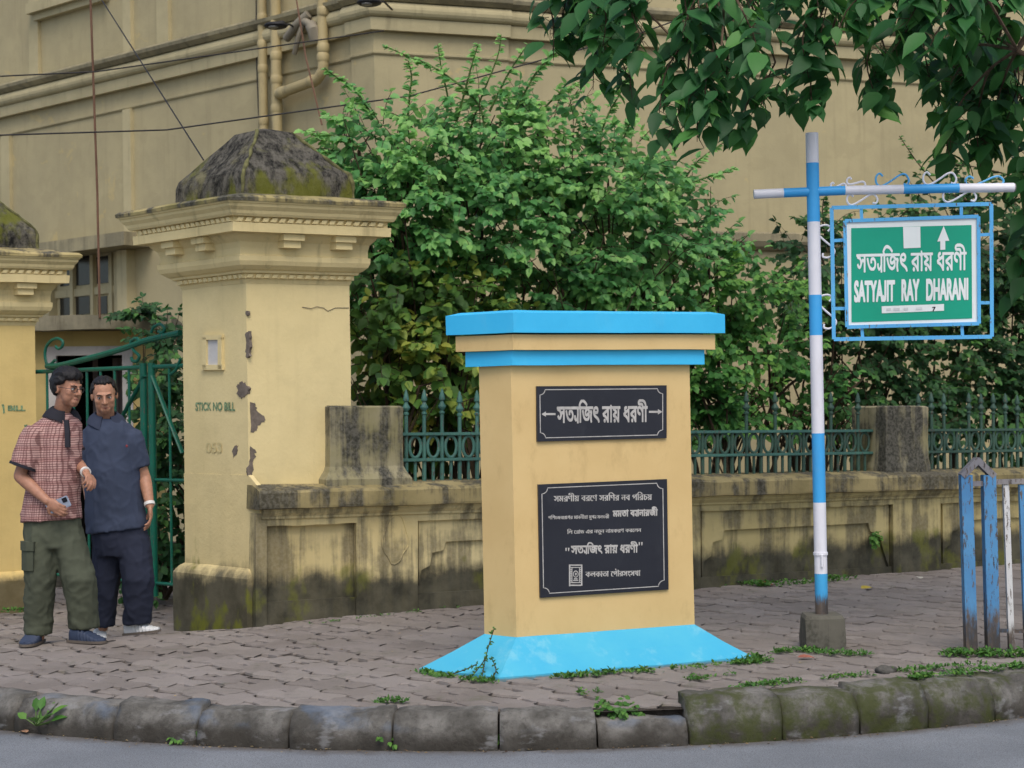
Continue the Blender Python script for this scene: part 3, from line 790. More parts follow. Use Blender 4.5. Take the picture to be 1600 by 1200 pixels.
# corner pilaster
ZF = 5.62
m = MB(); rs = [[B0+LD*SP_L, B0+LD*SP_L+LNn*.05, B0+mit*.05, B0+RD*SP_R+RNn*.05, B0+RD*SP_R], ]
m.rings([[p+Vector((0,0,z)) for p in rs[0]] for z in (-.3, ZF+.02)]); m.build('corner_pilaster', M['bld'], bld)
sweep('fascia', [(-.02, ZF), (.09, ZF), (.10, ZF+.135), (.06, ZF+.14), (-.02, ZF+.14)], M['bld_trim'])
sweep('roll_moulding', [(-.02, ZF+.141), (.07, ZF+.142)] + [(.085+.075*math.sin(a), ZF+.225-.085*math.cos(a)) for a in [math.pi*i/8 for i in range(9)]] + [(-.02, ZF+.311)], M['bld_trim'])
sweep('ledge', [(-.02, ZF+.312), (.13, ZF+.314), (.19, ZF+.36), (.20, ZF+.40), (.08, ZF+.43), (.06, ZF+.47), (-.02, ZF+.47)], M['bld_ledge'])
sweep('frieze', [(-.02, 5.36), (.012, 5.362), (.026, 5.378), (.026, 5.40), (.012, 5.405), (.012, ZF-.001), (-.02, ZF-.001)], M['bld'])
# upright strips under and above the cornice on the left face
m = MB()
def strip(x0, x1, y, z0, z1, o, name='pilaster_lit_strip', mat='bld_trim'):
    m = MB(); a, b = sorted((hl(x0, y)[0], hl(x1, y)[0])); fbox(m, LD, LNn, a, b, z0, z1, -.01, o); m.build(name, M[mat], bld)
for x0, x1 in ((197, 209), (6, 19)): strip(x0, x1, 230, -.3, 5.359, .05)
for x0, x1 in ((197, 209), (50, 64), (250, 268)): strip(x0, x1, 60, ZF+.471, 11.5, .05)  # upper strips: paler trim colour stands in for side-lit reveals
# sunk window-surround above the cornice, top left
m = MB(); a, b = hl(172, 60)[0], hl(66, 60)[0]; za = hl(60, 24)[1]
fbox(m, LD, LNn, a-.05, b+.15, za, za+.14, -.01, .16); fbox(m, LD, LNn, a+.02, b+.08, za-.09, za-.001, -.01, .09); m.build('window_sill', M['bld_trim'], bld)
# awning slab over the low window
s0, s1 = hl(204, 375, .35)[0], hl(36, 378, .35)[0]; zs = hl(120, 392, .45)[1]
m = MB(); fbox(m, LD, LNn, s0, s1, zs, zs+.17, -.01, .45); m.build('awning_slab', M['bld_ledge'], bld)
strip(197, 212, 440, -.3, zs-.01, .14, 'drain_strip')
# low window: frame, dark panes
win = MB(); fbox(win, LD, LNn, ws0, ws1, wz0, wz1, -.16, -.13); wn = win.build('window', M['bld_trim'], bld)
def pane(x0, x1, y0, y1):
    m = MB(); a, b = hl(x1, (y0+y1)/2)[0], hl(x0, (y0+y1)/2)[0]; fbox(m, LD, LNn, a, b, hl(x0, y1)[1], hl(x0, y0)[1], -.131, -.118); m.build('pane', M['glass'], wn)
for x0, x1, y0, y1 in ((107,131,401,446),(139,163,401,443),(166,176,400,442),(82,98,466,493),(105,128,464,492),(141,155,463,491),(163,177,462,491),(82,100,404,447)): pane(x0, x1, y0, y1)
m = MB()
for x in (104, 135.5, 165): a = hl(x, 450)[0]; fbox(m, LD, LNn, a-.035, a+.035, wz0, wz1, -.129, -.07)
a = hl(130, 455)[1]; fbox(m, LD, LNn, ws0+.002, ws1-.002, a-.05, a+.05, -.129, -.09)
m.build('window_frame', M['bld_trim'], wn)
# lower string course on the right face and a plinth
z1 = hr(1190, 377, .1)[1]
m = MB(); P = [(-.01, z1-.10), (.05, z1-.10), (.10, z1-.06), (.13, z1), (.13, z1+.09), (.03, z1+.12), (-.01, z1+.12)]
s0 = SP_R+1.6
m.rings([[B0+RD*s+RNn*o+Vector((0,0,z)) for o, z in P] for s in (s0, RE)]); m.build('string_course', M['bld_ledge'], bld)
# short drip ledge high on the corner pilaster's street side
# arched pipe stub and vertical drains at the corner
def pipe(name, pts, r, mat='pipe', collars=()):
    m = MB(); m.tube(pts, r, 12)
    for p, d in collars:
        p, d = Vector(p), Vector(d).normalized(); m.tube([p-d*.05, p-d*.03, p+d*.03, p+d*.05], [r*1.02, r*1.16, r*1.16, r*1.02], 12)
    m.build(name, M[mat], bld, smooth=True)
hp = lambda px, py, off: hit(px, py, B0+LNn*off, LNn)
Zv = Vector((0,0,1))
for (x, off, r, top) in ((410, .12, .055, 9.3), (431, .13, .062, 9.3)):
    a, b = hp(x, 190, off), hp(x, 60, off); a = Vector((b.x, b.y, 2.6)); b = Vector((b.x, b.y, top))
    pipe('drain_pipe', [a, b], r, 'pipe', [(Vector((a.x, a.y, hp(x, y, off).z)), Zv) for y in ((28, 70, 108, 190) if x < 420 else (40, 88, 125, 170))])
e0, e1, e2 = hp(434, 147, .16), hp(496, 124, .16), hp(505, 112, .16)
top = Vector((e2.x, e2.y, 9.2))
pipe('branch_pipe', [e0, e1, e1.lerp(e2, .6)+Vector((0,0,.01)), e2+Vector((0,0,.03)), e2+Vector((0,0,.12)), top], .062, 'pipe', [(e0.lerp(e1, .12), e1-e0), (e0.lerp(e1, .88), e1-e0), (e2+Vector((0,0,.16)), Zv), (hp(505, 75, .16), Zv), (hp(505, 18, .16), Zv)])
for (x0, y0, x1, y1, r) in ((448, 60, 482, 22, .05), (470, 30, 495, 52, .045), (460, 84, 474, 36, .03), (486, 40, 493, 62, .07)):
    pipe('pipe_stub', [hp(x0, y0, .2), hp((x0+x1)/2, (y0+y1)/2-4, .24), hp(x1, y1, .2)], r, 'pipe_grey')
hrp = lambda px, py, off: hit(px, py, B0+RNn*off, RNn)

# ---------------------------------------------------------------- small gatehouse behind the gate
GN = Vector((math.sin(R(8)), -math.cos(R(8)), 0)); GP = Vector((at(150, 600, 16.3).x, 16.3, 0)); GU = Vector((math.cos(R(8)), math.sin(R(8)), 0))
gh = thing('gatehouse', 'small yellow gatehouse with concrete roof slab and white door frame behind the green gate', 'gatehouse', GP)
hg = lambda px, py, off=0.0: hit(px, py, GP+GN*off, GN)
def gu(px, py=600, off=0.0): return (hg(px, py, off)-GP).dot(GU)
def gbox(mb, u0, u1, z0, z1, o0, o1):
    P = lambda u, o, z: Vector((GP.x, GP.y, 0)) + GU*u + GN*o + Vector((0,0,z))
    mb.hexa([P(u0,o0,z0),P(u1,o0,z0),P(u1,o1,z0),P(u0,o1,z0),P(u0,o0,z1),P(u1,o0,z1),P(u1,o1,z1),P(u0,o1,z1)])
g0, g1, d0, d1 = gu(20), gu(241), gu(74), gu(206); zt, zd = hg(150, 517).z, hg(150, 541).z
m = MB(); gbox(m, g0, d0, -.3, zt, -.15, 0); gbox(m, d1, g1, -.3, zt, -.15, 0); gbox(m, d0, d1, zd, zt, -.15, 0)
gbox(m, g0, g0+.15, -.3, zt, -1.6, -.151); gbox(m, g1-.15, g1, -.3, zt, -1.6, -.151); gbox(m, g0, g1, -.3, zt, -1.75, -1.601); m.build('wall', M['gatehouse'], gh)
m = MB(); P = []
n = 12; zs0, zs1 = zt+.001, hg(150, 495).z; u0, u1 = gu(10), gu(268, 505, .25)
rings = []
for i in range(n+1):
    u = u0+(u1-u0)*i/n; j = lambda k: .012*mnoise.noise(Vector((u*4, k*3.3, 1)))
    P = lambda o, z: Vector((GP.x, GP.y, 0)) + GU*u + GN*o + Vector((0,0,z))
    rings.append([P(-1.8, zs0), P(.25+j(1), zs0+j(2)), P(.26+j(3), zs1+j(4)), P(-1.8, zs1+.02)])
m.rings(rings); m.build('roof_slab', M['slab'], gh)
fr = MB(); fw = .085
gbox(fr, d0-.01, d0+fw, -.2, zd-.0, -.10, .03); gbox(fr, d1-fw, d1+.01, -.2, zd-.0, -.10, .03); gbox(fr, d0+fw, d1-fw, zd-fw, zd, -.10, .028); fr.build('door_frame', M['wood_white'], gh)
m = MB(); gbox(m, d0+fw+.5, d1-fw, -.15, zd-fw-.01, -.62, -.58); gbox(m, d1-fw-.33, d1-fw-.28, -.15, zd-fw-.012, -.579, -.55); gbox(m, d1-fw-.14, d1-fw-.09, -.15, zd-fw-.012, -.579, -.55)
m.build('door_leaf', plain('grey_violet_door', lin(120, 112, 116), .7, .15), gh)
m = MB(); gbox(m, g0+.151, g1-.151, -.15, zt-.01, -1.6, -1.55); m.build('painted_interior_shade', M['dark'], gh)  # near-black sheet before the back wall, the room's shade put into its colour
m = MB(); gbox(m, d0+.05, d1-.05, -.15, .05, -.05, .35); m.build('door_step', M['conc'], gh)

# ---------------------------------------------------------------- green iron gate, two leaves
GA = O2 + U*(PA+.02) + V*.30; GB = O1 + V*(PB+.06) + U*.22
gd = (GA-GB); GL = gd.length; gd.normalize(); gnrm = Vector((-gd.y, gd.x, 0)); gnrm = gnrm if gnrm.dot(EYE-GB) > 0 else -gnrm
def gw(px, py): p = hit(px, py, GB, gnrm); return (p-GB).dot(gd), p.z
def gp(s, z, o=0.0): return GB + gd*s + gnrm*o + Vector((0, 0, z))
SM = gw(232, 700)[0]; ZTOP = gw(150, 577)[1]; ZMID = gw(255, 750)[1]; ZBOT = gw(255, 912)[1]
def gate_leaf(label, s0, s1, hinge_hi):
    t = thing('iron_gate', label, 'gate', gp((s0+s1)/2, -.1), 'leaves of the green iron gate')
    def bar(a, b, r, name, **k):
        m = MB(); m.tube([a, b], r, 8); return m.build(name, M['gate'], t, smooth=True)
    w = abs(s1-s0)
    for z, nm in ((ZTOP, 'top_rail'), (ZMID, 'middle_rail'), (ZBOT, 'bottom_rail')): bar(gp(s0, z), gp(s1, z), .017 if nm == 'top_rail' else .013, nm)
    for s in (s0, s1): 
        m = MB(); m.tube([gp(s, ZBOT-.1), gp(s, ZTOP+.03)], .030 if s == min(s0, s1, key=lambda q: abs(q-SM)) else .022, 10); m.build('stile', M['gate'], t, smooth=True)
    n = max(3, int(w/.17))
    for i in range(1, n): bar(gp(s0+(s1-s0)*i/n, ZBOT), gp(s0+(s1-s0)*i/n, ZTOP), .011, 'bar')
    return t
lf = gate_leaf('long leaf of the green iron gate behind the two walking men, with a curved crest', GL-.02, SM+.05, 1)
rf = gate_leaf('short leaf of the green iron gate against the cream pillar, with a diagonal brace', .02, SM-.05, -1)
def gtube(pix, r, name, t, flat=None):
    m = MB(); m.tube([gp(*gw(x, y), .01) for x, y in pix], r, 8, flat=flat); m.build(name, M['gate'], t, smooth=True)
def catmull(P, k=6):
    P = [Vector(p) for p in P]; out = []
    for i in range(len(P)-1):
        a, b, c, d = P[max(i-1,0)], P[i], P[i+1], P[min(i+2,len(P)-1)]
        for j in range(k):
            t = j/k; out.append(.5*((2*b)+(c-a)*t+(2*a-5*b+4*c-d)*t*t+(3*b-a-3*c+d)*t**3))
    return out+[P[-1]]
gtube([tuple(p) for p in catmull([(75,572),(95,571),(140,560),(190,546),(226,533)])], .024, 'crest', lf)
gtube([tuple(p) for p in catmull([(226,533),(250,527),(283,520)])], .024, 'crest', rf)
gtube([tuple(p) for p in catmull([(75,571),(72,556),(74,542),(82,532),(92,529),(99,533),(99,541),(93,545),(88,541)])], .012, 'scroll', lf)
gtube([tuple(p) for p in catmull([(75,571),(82,568),(88,562)])], .012, 'scroll', lf)
gtube([tuple(p) for p in catmull([(213,541),(219,535),(216,529),(209,531),(206,537),(211,548),(219,556),(216,564),(209,564),(207,558)])], .013, 'scroll', lf)
gtube([tuple(p) for p in catmull([(238,520),(242,511),(252,507),(259,513),(255,520),(249,518)])], .012, 'scroll', rf)
gtube([tuple(p) for p in catmull([(268,585),(277,577),(284,560)])], .012, 'scroll', rf)
gtube([(228,587),(192,652),(150,730)], .022, 'brace', lf, (1, .5)); gtube([(240,587),(268,660),(287,708)], .022, 'brace', rf, (1, .5))

# ---------------------------------------------------------------- overhead wires and the lamps on the facade
def wire(label, pts, r=.006, mat='cable', sag=0.0):
    pts = [Vector(p) for p in pts]; out = []
    for a, b in zip(pts[:-1], pts[1:]):
        for k in range(12):
            f = k/12; out.append(a.lerp(b, f)-Vector((0,0,sag*4*f*(1-f))))
    out.append(pts[-1]); c = out[len(out)//2]
    t = MB(); t.tube(out, r, 6); me = t.mesh('overhead_wire', c); o = link_mesh('overhead_wire', me, M[mat]); o.location = c
    return tag(o, label, 'wire')
wire('thin dark wire crossing the building just below the black lamps', [at(-60,122,15.2), at(150,112,15.6), at(600,48,17)], .007)
wire('thin dark wire sloping up across the shrub tops behind the pillar cap', [at(-60,213,13.5), at(260,203,14), at(640,150,14.6), at(1000,52,15.4), at(1090,20,15.6)], .007)
wire('slanting wire running from the top left down to the mossy pillar cap', [at(140,-30,16), at(318,250,13.1)], .006)
wire('upright brown cable hanging before the gatehouse roof', [at(140,-40,16.2), at(152,300,16.15), at(156,497,16.05)], .011, 'rope')
wire('slanting brown cable between the pipes and the shrub top', [at(460,-20,17.5), at(478,90,17.3), at(503,195,17.0)], .009, 'rope')
wire('upright black cable beside the drain pipes', [hp(400,-30,.1), hp(401,100,.06), hp(405,200,.06)], .007)
def facade_lamp(label, c):
    t = thing('facade_lamp', label, 'lamp', c, 'small black lamps out from the facade')
    m = MB(); m.ball(c, (.135, .12, .042), 16, 10); m.ball(c+Vector((.06,.02,.03)), (.05,.05,.03), 10, 8); m.build('lamp_hood', M['lamp_black'], t, smooth=True)
    m = MB(); m.ball(c+Vector((-.02,-.06,-.03)), (.06, .05, .014), 14, 8); m.build('lamp_glass', M['lamp_white'], t, smooth=True)
    m = MB(); m.tube([c+Vector((.08, 0, .02)), c+Vector((.15, .1, .03)), c+Vector((.2, .6, .06))], .012, 6); m.build('lamp_arm', M['lamp_black'], t)
facade_lamp('black lamp with pale underside left of the drain pipes', at(190, 97, 111.5))
facade_lamp('black lamp with pale underside in front of the drain pipes', at(431, 40, 19.3))
facade_lamp('black lamp at the top edge above the pipe elbow', at(577, 4, 18.2))
# ---------------------------------------------------------------- lettering: glyph outlines filled row by row
_txt = {}
def contours(body):
    if body in _txt: return _txt[body]
    c = bpy.data.curves.new('glyphs', 'FONT'); c.body = body; c.size = 1.0
    o = bpy.data.objects.new('glyphs', c); COL.objects.link(o)
    dg = bpy.context.evaluated_depsgraph_get(); cu = o.evaluated_get(dg).to_curve(dg); out = []
    for sp in cu.splines:
        if sp.type == 'BEZIER':
            b = sp.bezier_points; n = len(b); pts = []
            for i in range(n):
                p, q = b[i], b[(i+1) % n]
                for k in range(5):
                    t = k/5; u = 1-t
                    w = p.co*u**3 + p.handle_right*3*u*u*t + q.handle_left*3*u*t*t + q.co*t**3
                    pts.append((w.x, w.y))
        else: pts = [(p.co.x, p.co.y) for p in sp.points]
        if len(pts) > 2: out.append(np.array(pts))
    o.to_curve_clear(); COL.objects.unlink(o); bpy.data.objects.remove(o); bpy.data.curves.remove(c)
    _txt[body] = out; return out
def stroke(pts, w):
    """polyline as one closed outline of width w"""
    P = [Vector((x, y)) for x, y in pts]; L = []; Rr = []
    for i, p in enumerate(P):
        t = (P[min(i+1, len(P)-1)]-P[max(i-1, 0)]).normalized(); n = Vector((-t.y, t.x))*w/2
        L.append(p+n); Rr.append(p-n)
    a = np.array([tuple(v) for v in L+Rr[::-1]])
    ar = np.sum(a[:,0]*np.roll(a[:,1],-1)-np.roll(a[:,0],-1)*a[:,1])
    return a if ar < 0 else a[::-1]
def ya_phala():     # the joined sign of the second letter
    return [stroke([(.085,.27),(.095,.15),(.165,.075),(.25,.12),(.31,.21)], .065), stroke([(.33,.62),(.33,-.02)], .075), stroke([(-.03,.585),(.42,.585)], .072)], .405
def letter_j():      # a J that stands on the baseline
    h = max(c[:,1].max() for c in contours('T')); return [stroke([(.03,.13),(.09,.05),(.19,.045),(.26,.10),(.275,.2),(.275,h)], .10)], .40
def layout(parts, gap=.28, cl=0.0):
    out = []; x = 0.0
    for wd in parts:
        for seg in wd:
            if callable(seg): cs, adv = seg(); out += [c+np.array([x, 0]) for c in cs]; x += adv
            else:
                cs = contours(seg); x1 = max(c[:,0].max() for c in cs); x0 = min(0, min(c[:,0].min() for c in cs))*0
                out += [c+np.array([x-x0, 0]) for c in cs]; x += x1-x0-.005
        x += gap
    return out
def spans(cs, bold, dy):
    y0 = min(c[:,1].min() for c in cs)-bold; y1 = max(c[:,1].max() for c in cs)+bold
    rows = int((y1-y0)/dy)+1; base = []
    segs = np.concatenate([np.stack([c[:,0], c[:,1], np.roll(c[:,0],-1), np.roll(c[:,1],-1)], 1) for c in cs])
    for i in range(rows):
        y = y0+(i+.5)*dy
        up = (segs[:,1] <= y) & (segs[:,3] > y); dn = (segs[:,3] <= y) & (segs[:,1] > y); k = up | dn
        s = segs[k]; x = s[:,0]+(y-s[:,1])/(s[:,3]-s[:,1])*(s[:,2]-s[:,0]); d = np.where(up[k], 1, -1)
        o = np.argsort(x); w = 0; iv = []; st = None
        for xx, dd in zip(x[o], d[o]):
            if w == 0: st = xx
            w += dd
            if w == 0: iv.append((st, xx))
        base.append(iv)
    out = []; rb = int(bold/dy)
    for i in range(rows):
        iv = []
        for k in range(-rb, rb+1):
            if 0 <= i+k < rows:
                e = math.sqrt(max(0, bold*bold-(k*dy)**2)); iv += [(a-e, b+e) for a, b in base[i+k]]
        iv.sort(); mg = []
        for a, b in iv:
            if mg and a <= mg[-1][1]: mg[-1][1] = max(mg[-1][1], b)
            else: mg.append([a, b])
        out.append((y0+i*dy, y0+(i+1)*dy, mg))
    return out
def lettering(name, cs, O, ux, uy, mat, parent, bold=.03, dy=.025):
    """fit the outlines to the box at O spanned by ux (width) and uy (height)"""
    sp = spans(cs, bold, dy)
    xs = [v for r in sp for iv in r[2] for v in iv]; xa, xb = min(xs), max(xs); ya, yb = sp[0][0], sp[-1][1]
    m = MB()
    for y0, y1, iv in sp:
        for a, b in iv:
            q = [O+ux*((x-xa)/(xb-xa))+uy*((y-ya)/(yb-ya)) for x, y in ((a,y0),(b,y0),(b,y1),(a,y1))]
            m.add(q, [(0,1,2,3)])
    return m.build(name, mat, parent, fix=False)
def poly3(name, pts, mat, parent):
    m = MB(); m.add(pts, [tuple(range(len(pts)))]); return m.build(name, mat, parent, fix=False)
TITLE = [['সত', ya_phala, '\u09BFজৎ'], ['রা\u09DF'], ['ধরণী']]

# ---------------------------------------------------------------- the plaque block (street-name monument)
MF = atz(780, 1064, 0); MR = atz(1176, 1031, 0); ML = atz(655, 1049, 0)
mon = thing('plaque_block', 'ochre masonry block with sky blue bands, flared base and two black plaques', 'monument', (MF+MR)/2)
fd = (MR-MF).normalized(); fnr = Vector((fd.y, -fd.x, 0)); fnr = fnr if fnr.dot(EYE-MF) > 0 else -fnr
sdv = (ML-MF).normalized()
# shaft: foot and head corners on the front plane
SF0 = MF + fd*.0 - fnr*.18
PN = fnr; PP = MF - fnr*.20                                # front plane of the shaft
A0, B0m = hit(807, 996, PP, PN), hit(1085, 975, PP, PN); A1, B1 = hit(798, 560, PP, PN), hit(1077, 560, PP, PN)
zf0, zf1 = (A0.z+B0m.z)/2, A1.z
sn = Vector((-sdv.y, sdv.x, 0)); sn = sn if sn.dot(EYE-MF) > 0 else -sn
C0 = hit(757, 990, A0, sn); C1 = hit(748, 560, A1, sn)
dep0 = (C0-A0); dep1 = (C1-A1); dep0.z = 0; dep1.z = 0
def quad_loft(levels, nsub=1):
    rs = []
    for a, b, c, z in levels:
        d = b + (c-a); ring = []
        for p, q in ((a,b),(b,d),(d,c),(c,a)):
            for k in range(nsub):
                w = p.lerp(q, k/nsub); w.z = z if not isinstance(z, tuple) else w.z
                w = Vector(w); nz = Vector((mnoise.noise(w*3), mnoise.noise(w*3+Vector((5,5,5))), mnoise.noise(w*3+Vector((9,1,3)))))*.004
                ring.append(w+nz)
        rs.append(ring)
    m = MB(); m.rings(rs); return m
# flared base
BC = ML-MF
lo = quad_loft([(MF+Vector((0,0,0)), MR, ML, -.05), (MF, MR, ML, .018), (MF.lerp(A0, .5), MR.lerp(B0m, .5), ML.lerp(C0, .5), zf0*.52), (A0, B0m, C0, zf0), (A0+Vector((.02,.1,0)), B0m+Vector((-.05,.05,0)), C0+Vector((.05,0,0)), zf0+.002)], 8)
lo.build('flared_base', M['blue_base'], mon)
sh = quad_loft([(A0.lerp(A1, f), B0m.lerp(B1, f), C0.lerp(C1, f), zf0-.02+(zf1-zf0+.02)*f) for f in (0, .25, .5, .75, 1)], 6); sh.build('shaft', M['ochre'], mon)
uF = (B1-A1).normalized(); uS = dep1.normalized()
def band(y0, y1, xl, xr, name, mat, hip=0.0):
    # oversail e so that the front corner and right end land at the sight lines
    a1 = hit(797, (y0+y1)/2, PP, PN)
    e = .02
    zt, zb = hit(797, y0, PP, PN).z, hit(797, y1, PP, PN).z
    er = (hit(xr, (y0+y1)/2, PP, PN)-B1).dot(uF)*.66
    el = er*.9
    a = A1 - uF*el*.5 - uS*el*.8; b = B1 + uF*er - uS*el*.8; c = C1 - uF*el*.9 + uS*el*.8
    a.z = b.z = c.z = 0
    c = a + (c-a)
    lev = [(a, b, c, zb), (a, b, c, zt-(.005 if not hip else 0))]
    if hip:
        d = .05; lev += [(a+uF*d+uS*d, b-uF*d+uS*d, c+uF*d-uS*d, zt+hip*.7), (a+uF*.25+uS*.2, b-uF*.25+uS*.2, c+uF*.25-uS*.2, zt+hip)]
    q = quad_loft(lev, 8); return q.build(name, mat, mon)
band(546, 571, 727, 1098, 'lower_band', M['blue']); band(521.5, 547, 708, 1113, 'middle_band', M['ochre']); band(490, 520.5, 690, 1127, 'cap_slab', M['blue'], .022)
# plaques
def on_front(px, py, off=0.0): return hit(px, py, PLQ+PN2*off, PN2)
PN2 = (B0m-A0).cross(A1-A0).normalized(); PN2 = PN2 if PN2.dot(EYE-A0) > 0 else -PN2
PLQ = A0 + PN2*.008
def plaque(corners, name):
    m = MB(); c = [on_front(x, y) for x, y in corners]     # bl br tr tl
    m.hexa([c[0]-PN2*.03, c[1]-PN2*.03, c[1]+PN2*.006, c[0]+PN2*.006, c[3]-PN2*.03, c[2]-PN2*.03, c[2]+PN2*.006, c[3]+PN2*.006])
    return m.build(name, M['stone_black'], mon)
def fx(px, py): return on_front(px, py, .0075)
def inline(pq, corners, ins, cut, w=1.3):
    (x0,y0),(x1,y1),(x2,y2),(x3,y3) = corners                # bl br tr tl
    def B(u, v): # u right, v up
        b = Vector((x0+(x1-x0)*u, y0+(y1-y0)*u)); t = Vector((x3+(x2-x3)*u, y3+(y2-y3)*u)); p = b.lerp(t, v); return p
    W, H = abs(x1-x0), abs(y0-y3); a, b = ins/W, ins/H; c, d = cut/W, cut/H
    pts = []
    def arc(cu, cv, a0, a1):
        for k in range(7):
            t = a0+(a1-a0)*k/6; pts.append(B(cu+c*math.cos(t), cv+d*math.sin(t)))
    arc(a, b, math.pi/2, 0); arc(1-a, b, math.pi, math.pi/2); arc(1-a, 1-b, -math.pi/2, -math.pi); arc(a, 1-b, 0, -math.pi/2)
    n = len(pts); cen = B(.5, .5)
    P2 = []
    m = MB()
    for i in range(n):
        t = (pts[(i+1) % n]-pts[i-1]).normalized(); nn = Vector((-t.y, t.x))*w/2
        P2.append((fx(*(pts[i]-nn)), fx(*(pts[i]+nn))))
    for i in range(n):
        j = (i+1) % n; m.add([P2[i][0], P2[j][0], P2[j][1], P2[i][1]], [(0,1,2,3)])
    m.build('border_line', M['engraved'], pq, fix=False)
def line_text(parts, x0, x1, yt, yb, slope, pq, bold=.03, name='lettering', gap=.28, dy=.03):
    """yt, yb: top and base at the left end; slope: rise in pixels per pixel to the right"""
    O = fx(x0, yb); ux = fx(x1, yb-slope*(x1-x0))-O; uy = fx(x0, yt)-O
    return lettering(name, layout(parts, gap), O, ux, uy, M['engraved'], pq, bold, dy)
c1 = [(839,690),(1041,684.5),(1041,602),(838,603.5)]
p1 = plaque(c1, 'name_plaque'); inline(p1, c1, 5.5, 8)
line_text(TITLE, 870, 1012, 624, 662, .012, p1, .03, dy=.02)
def arrow(x0, x1, y, d):
    h, s = 4.2, 1.6; tip = x1 if d > 0 else x0; tail = x0 if d > 0 else x1; nk = tip-d*7
    poly3('arrow', [fx(tail,y-s), fx(tail,y+s), fx(nk,y+s), fx(nk,y+h), fx(tip,y), fx(nk,y-h), fx(nk,y-s)], M['engraved'], p1)
arrow(846, 868, 647, -1); arrow(1014, 1035, 643.5, 1)
c2 = [(843.5,934),(1044,921),(1041.5,748.5),(840.5,757)]
p2 = plaque(c2, 'inscription_plaque'); inline(p2, c2, 6, 9)
line_text([['স্ম'.replace('\u09CD', ''), 'রণী\u09DF'], ['বর', '\u09C7ণ'], ['সর', '\u09BFণর'], ['নব'], ['প', '\u09BFরচ\u09DF']], 865, 1019, 770, 784.5, .018, p2, .035, gap=.3, dy=.05)
line_text([['প', '\u09BFশচমব', '\u09C7ঙগর'], ['মাননী\u09DFা'], ['মুখ', ya_phala], ['মনতরী']], 856.5, 952, 804, 814, .02, p2, .035, gap=.3, dy=.06)
line_text([['মমতা'], ['ব', ya_phala, 'ানারজী']], 957, 1028, 793, 808.5, .03, p2, .05, gap=.3, dy=.04)
line_text([['\u09BFল'], ['\u09C7রাড'], ['এর'], ['নতুন'], ['নামকরণ'], ['কর', '\u09C7লন']], 886, 1002, 826, 837, .03, p2, .035, gap=.3, dy=.06)
line_text(TITLE, 892, 997, 847, 866.5, .022, p2, .035, dy=.03)
for (x, y) in ((884.5, 856), (888.5, 856), (999, 847), (1003, 847)): poly3('quotation_mark', [fx(x-1.2,y), fx(x+1.2,y), fx(x+.6,y+5), fx(x-.8,y+5)], M['engraved'], p2)
line_text([['কলকাতা'], ['\u09C7পৗরসংস', 'থা']], 914.5, 1001, 889, 903, .025, p2, .04, gap=.35, dy=.05)
# municipal emblem: framed panel with a small figure in it
def rect(x0, y0, x1, y1, name='emblem_bar'): 
    return [fx(x0,y1), fx(x1,y1), fx(x1,y0), fx(x0,y0)]
m = MB()
for r in ((889,882,891.3,916),(907.7,882,910,915),(891.3,882,907.7,884),(891.3,913.5,907.7,915.5),(893,886,894.3,911),(904.8,886,906,911),(894.3,886,904.8,887.2),(894.3,909.5,904.8,911)): m.add(rect(*r), [(0,1,2,3)])
for k in range(8): m.add(rect(891.5, 886+3.3*k, 892.8, 887.6+3.3*k), [(0,1,2,3)]); m.add(rect(906.2, 886+3.3*k, 907.5, 887.6+3.3*k), [(0,1,2,3)])
m.build('emblem_frame', M['engraved'], p2, fix=False)
cx, cy = 899.6, 898
m = MB(); ring = []
for k in range(14):
    a = 2*math.pi*k/14; b = 2*math.pi*(k+1)/14
    m.add([fx(cx+3.2*math.cos(a), cy-1+4.2*math.sin(a)), fx(cx+3.2*math.cos(b), cy-1+4.2*math.sin(b)), fx(cx+4.4*math.cos(b), cy-1+5.6*math.sin(b)), fx(cx+4.4*math.cos(a), cy-1+5.6*math.sin(a))], [(0,1,2,3)])
m.add([fx(cx-1.2,cy+1), fx(cx+1.2,cy+1), fx(cx+1.6,cy-3), fx(cx-1.0,cy-3)], [(0,1,2,3)]); m.add(rect(cx-3, cy+5.6, cx+3, cy+7.4), [(0,1,2,3)]); m.add(rect(cx-4, cy+8.2, cx+4, cy+9.6), [(0,1,2,3)])
m.build('emblem_figure', M['engraved'], p2, fix=False)

# ---------------------------------------------------------------- hanging street sign on its striped post
SB = atz(1285, 1015, 0); SY = SB.y + .10
sp = thing('street_sign_post', 'blue and white striped post with a hanging green street sign in scrollwork', 'street sign', SB+Vector((0,.1,0)))
S = lambda px, py, dy=0.0: at(px, py, SY+dy)
ft = MB(); b0, b1 = S(1255, 1000), S(1315, 1000); zt = S(1285, 959).z; cx = (b0.x+b1.x)/2; w = (b1.x-b0.x)/2
rr = []
for z, e in ((-.06, .004), (.05, .002), (zt-.02, -.002), (zt, -.012)):
    rr.append([Vector((cx+(w+e)*sx*1.0, SY+(w+e)*sy, z))+Vector((mnoise.noise(Vector((sx*3, sy*3, z*9)))*.01, 0, 0)) for sx, sy in ((-1,-1),(-.33,-1.02),(.33,-1.0),(1,-1),(1.01,0),(1,1),(0,1),(-1,1),(-1.01,0))])
ft.rings(rr); ft.build('footing', M['conc'], sp)
def axis(y): # centre line of the post in the photograph
    return S(1268.5 + (y-208)*(1284-1268.5)/750, y)
cuts = [(208,255,'pole_white'),(255,347,'pole_blue'),(347,461,'pole_white'),(461,524,'pole_blue'),(524,677,'pole_white'),(677,785,'pole_blue'),(785,896,'pole_white'),(896,960,'pole_rust')]
for y0, y1, mt in cuts:
    m = MB(); m.tube([axis(y1), axis(y0)], .0385 if y1 < 900 else .0385, 20); m.build('post_band', M[mt], sp, smooth=True)
